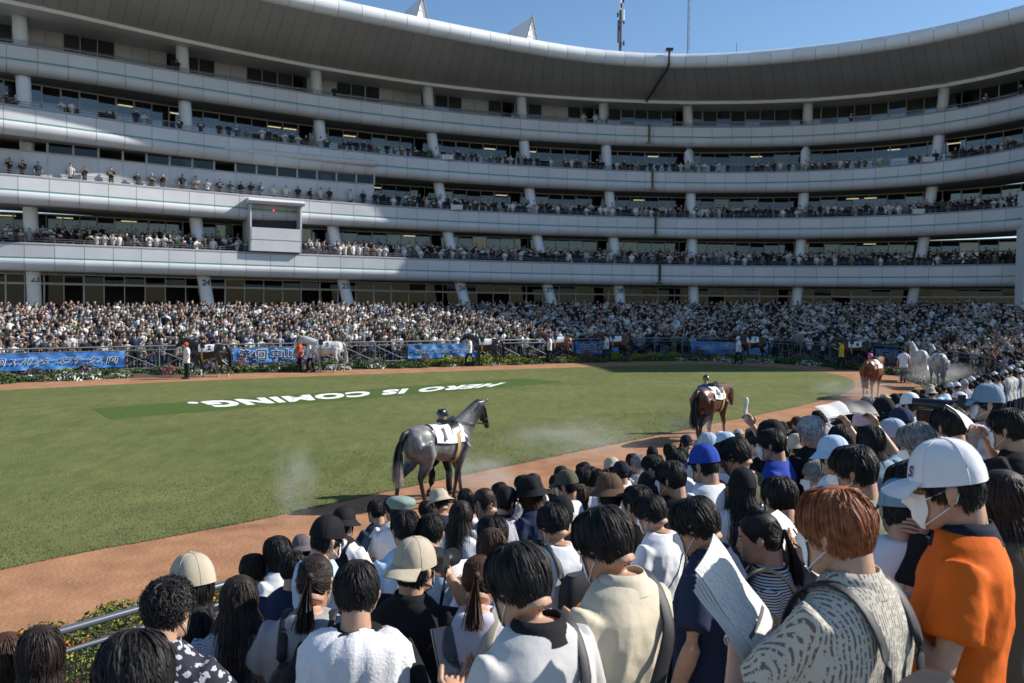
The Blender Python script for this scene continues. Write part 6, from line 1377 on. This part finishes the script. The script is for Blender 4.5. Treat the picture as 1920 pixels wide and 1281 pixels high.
for key, lab in (('curl', None), ('darkM', 'printed sheet held by the dark-haired man in fine check shirt'), ('packman', 'printed sheet held by the man with the orange edged pack'), ('whitetee', 'printed sheet held by the young man in white tee'), ('oldman', 'printed sheet held by the older grey-haired man'), ('buzz', 'printed sheet held by the buzz-cut man'), ('sage', 'printed sheet held by the man in sage tee'), ('orange', 'folded sheet held by the man in the orange tee')):
    if lab: paper(loc_pt(key, (0, .38, 1.24)), loc_dir(key, (1, 0, 0)), loc_dir(key, (0, -.75, .66)), .24, .17, lab, 2)
def cam_(key, ll, label, z=1.585):
    e = at_person('camera_body', key, label, 'camera'); b = MB(); b.box((0, .185, z), (.135, .06, .095)); b.box((0, .185, z+.06), (.06, .055, .035)); b.build('housing', M_NYL, e)
    b = MB(); b.tube([(0, .20, z-.005), (0, .24, z-.005), (0, .25, z-.005), (0, .22+ll, z-.005)], [.036, .036, .042, .044], 18); b.build('lens', mat('lens_black', (.01, .01, .011), .3), e, True)
    b = MB(); b.tube([(.07, .18, z), (.09, .12, z-.10), (.06, .12, z-.26), (-.03, .14, z-.22), (-.08, .15, z-.08)], [(.010, .003)]*5, 6); b.build('neck_strap', M_NYL, e)
cam_('camera', .14, 'black camera held up by the photographer in the beige cap', 1.56); cam_('photog', .30, 'camera with long black lens held by the photographer at right', 1.56)
o, X, Y, Z, hh, rz = PEOPLE['auburn']
def bracelet(key, s, label_m):
    o = PEOPLE[key][0]; pose = {'auburn': 'paper_up', 'greyman': 'read'}[key]; el, w_, sd = [a for a in arm_pts(pose) if a[2] == s][0]; d = Vector(w_-el).normalized(); c = Vector(w_)-d*.035; a = d.cross(Vector((0, 0, 1))).normalized(); b2 = a.cross(d)
    b = MB(); b.tube([c+a*.034*math.cos(t)+b2*.032*math.sin(t) for t in np.linspace(0, 2*math.pi, 22)], [(.010, .003)]*22, 6, up=tuple(d)); wb = b.build('watch', mat('watch_steel', (.5, .5, .52), .25, metal=.9), o, True); b = MB(); b.tube([c+b2*.030, c+b2*.042], .018, 16); b.build('dial', mat('watch_dial', (.6, .6, .6), .2), wb)
bracelet('auburn', -1, ''); bracelet('greyman', -1, '')
# letter on the white cap
_hat = [c for c in PEOPLE['orange'][0].children if c.name.startswith('hat')][0]
me = text_mesh('S', .042, .002, .0, shear=.2); c = head_pt(.05, .55, .016)
for v in me.vertices:
    th_ = .55+v.co.x/.092; q_ = head_pt(.04, th_, .0155); v.co = (q_[0], q_[1], .052+v.co.y); k_ = 1-.10*max(0, (v.co.z-.04)/.04); v.co.x *= k_; v.co.y *= k_
me.flip_normals(); link('cap_letter', me, mat('letter_navy', (.03, .03, .12), .6), _hat)
# ------------------------------------------------------------------ dust kicked up by the hooves
def dust(x, y, rx, rz_, dens, label, lift=.0, seed=0):
    p = on_ground(x, y); b = MB(); th = np.linspace(0, 2*math.pi, 20, endpoint=False)
    R = np.array([[(math.cos(t)*math.sin(a), math.sin(t)*math.sin(a), math.cos(a)) for t in th] for a in np.linspace(.05, math.pi-.05, 11)]); b.grid(R, closed_u=True); b.add(R[0], [tuple(range(20))[::-1]]); b.add(R[-1], [tuple(range(20))])
    m = bpy.data.materials.new('dust_air'); m.use_nodes = True; t = m.node_tree; t.nodes.remove(t.nodes['Principled BSDF']); v = t.nodes.new('ShaderNodeVolumePrincipled'); v.inputs['Color'].default_value = (.96, .93, .89, 1); t.links.new(v.outputs[0], t.nodes['Material Output'].inputs['Volume'])
    tc = t.nodes.new('ShaderNodeTexCoord'); n = t.nodes.new('ShaderNodeTexNoise'); n.inputs['Scale'].default_value = 2.2; n.inputs['Detail'].default_value = 5; mp = t.nodes.new('ShaderNodeMapping'); mp.inputs['Location'].default_value = (seed, seed, 0); t.links.new(tc.outputs['Object'], mp.inputs[0]); t.links.new(mp.outputs[0], n.inputs['Vector'])
    ln = t.nodes.new('ShaderNodeVectorMath'); ln.operation = 'LENGTH'; t.links.new(tc.outputs['Object'], ln.inputs[0]); f = t.nodes.new('ShaderNodeMapRange'); f.inputs[1].default_value = .0; f.inputs[2].default_value = .92; f.inputs[3].default_value = 1; f.inputs[4].default_value = 0; t.links.new(ln.outputs['Value'], f.inputs[0])
    g = t.nodes.new('ShaderNodeMapRange'); g.inputs[1].default_value = .38; g.inputs[2].default_value = .72; t.links.new(n.outputs[0], g.inputs[0]); mu = t.nodes.new('ShaderNodeMath'); mu.operation = 'MULTIPLY'; t.links.new(f.outputs[0], mu.inputs[0]); t.links.new(g.outputs[0], mu.inputs[1]); m2 = t.nodes.new('ShaderNodeMath'); m2.operation = 'MULTIPLY'; m2.inputs[1].default_value = dens; t.links.new(mu.outputs[0], m2.inputs[0]); t.links.new(m2.outputs[0], v.inputs['Density'])
    me_ = b.mesh('dust', True); bm_ = bmesh.new(); bm_.from_mesh(me_); bmesh.ops.remove_doubles(bm_, verts=bm_.verts, dist=1e-4); bmesh.ops.recalc_face_normals(bm_, faces=bm_.faces); bm_.to_mesh(me_); bm_.free(); o = link('dust', me_, m); o.location = (p.x, p.y, gz(0, p.y)+rz_*.8+lift); o.scale = (rx, rx*.8, rz_); tag(o, label, 'dust', kind='stuff')
dust(552, 985, .55, .95, 1.7, 'thin column of dust over the near track at left'); dust(905, 925, 1.0, .5, 2.4, 'dust cloud round the forelegs of the steel grey horse', seed=3); dust(1075, 868, 2.2, .7, 0.55, 'faint dust drifting behind the steel grey horse', seed=5)
dust(1300, 828, 1.2, .5, 1.3, 'dust at the hooves of the number 4 horse', seed=7); dust(1600, 752, 2.0, .6, 0.8, 'dust round the chestnut horse', seed=9); dust(1765, 722, 2.6, .7, 0.9, 'dust behind the pale grey horse at right', seed=11)

_seen = set(); _tri = 0
for _o in S.objects:
    if _o.type == 'MESH' and _o.data.name not in _seen: _seen.add(_o.data.name); _tri += sum(len(p.vertices)-2 for p in _o.data.polygons)
print('TRIANGLES', _tri)
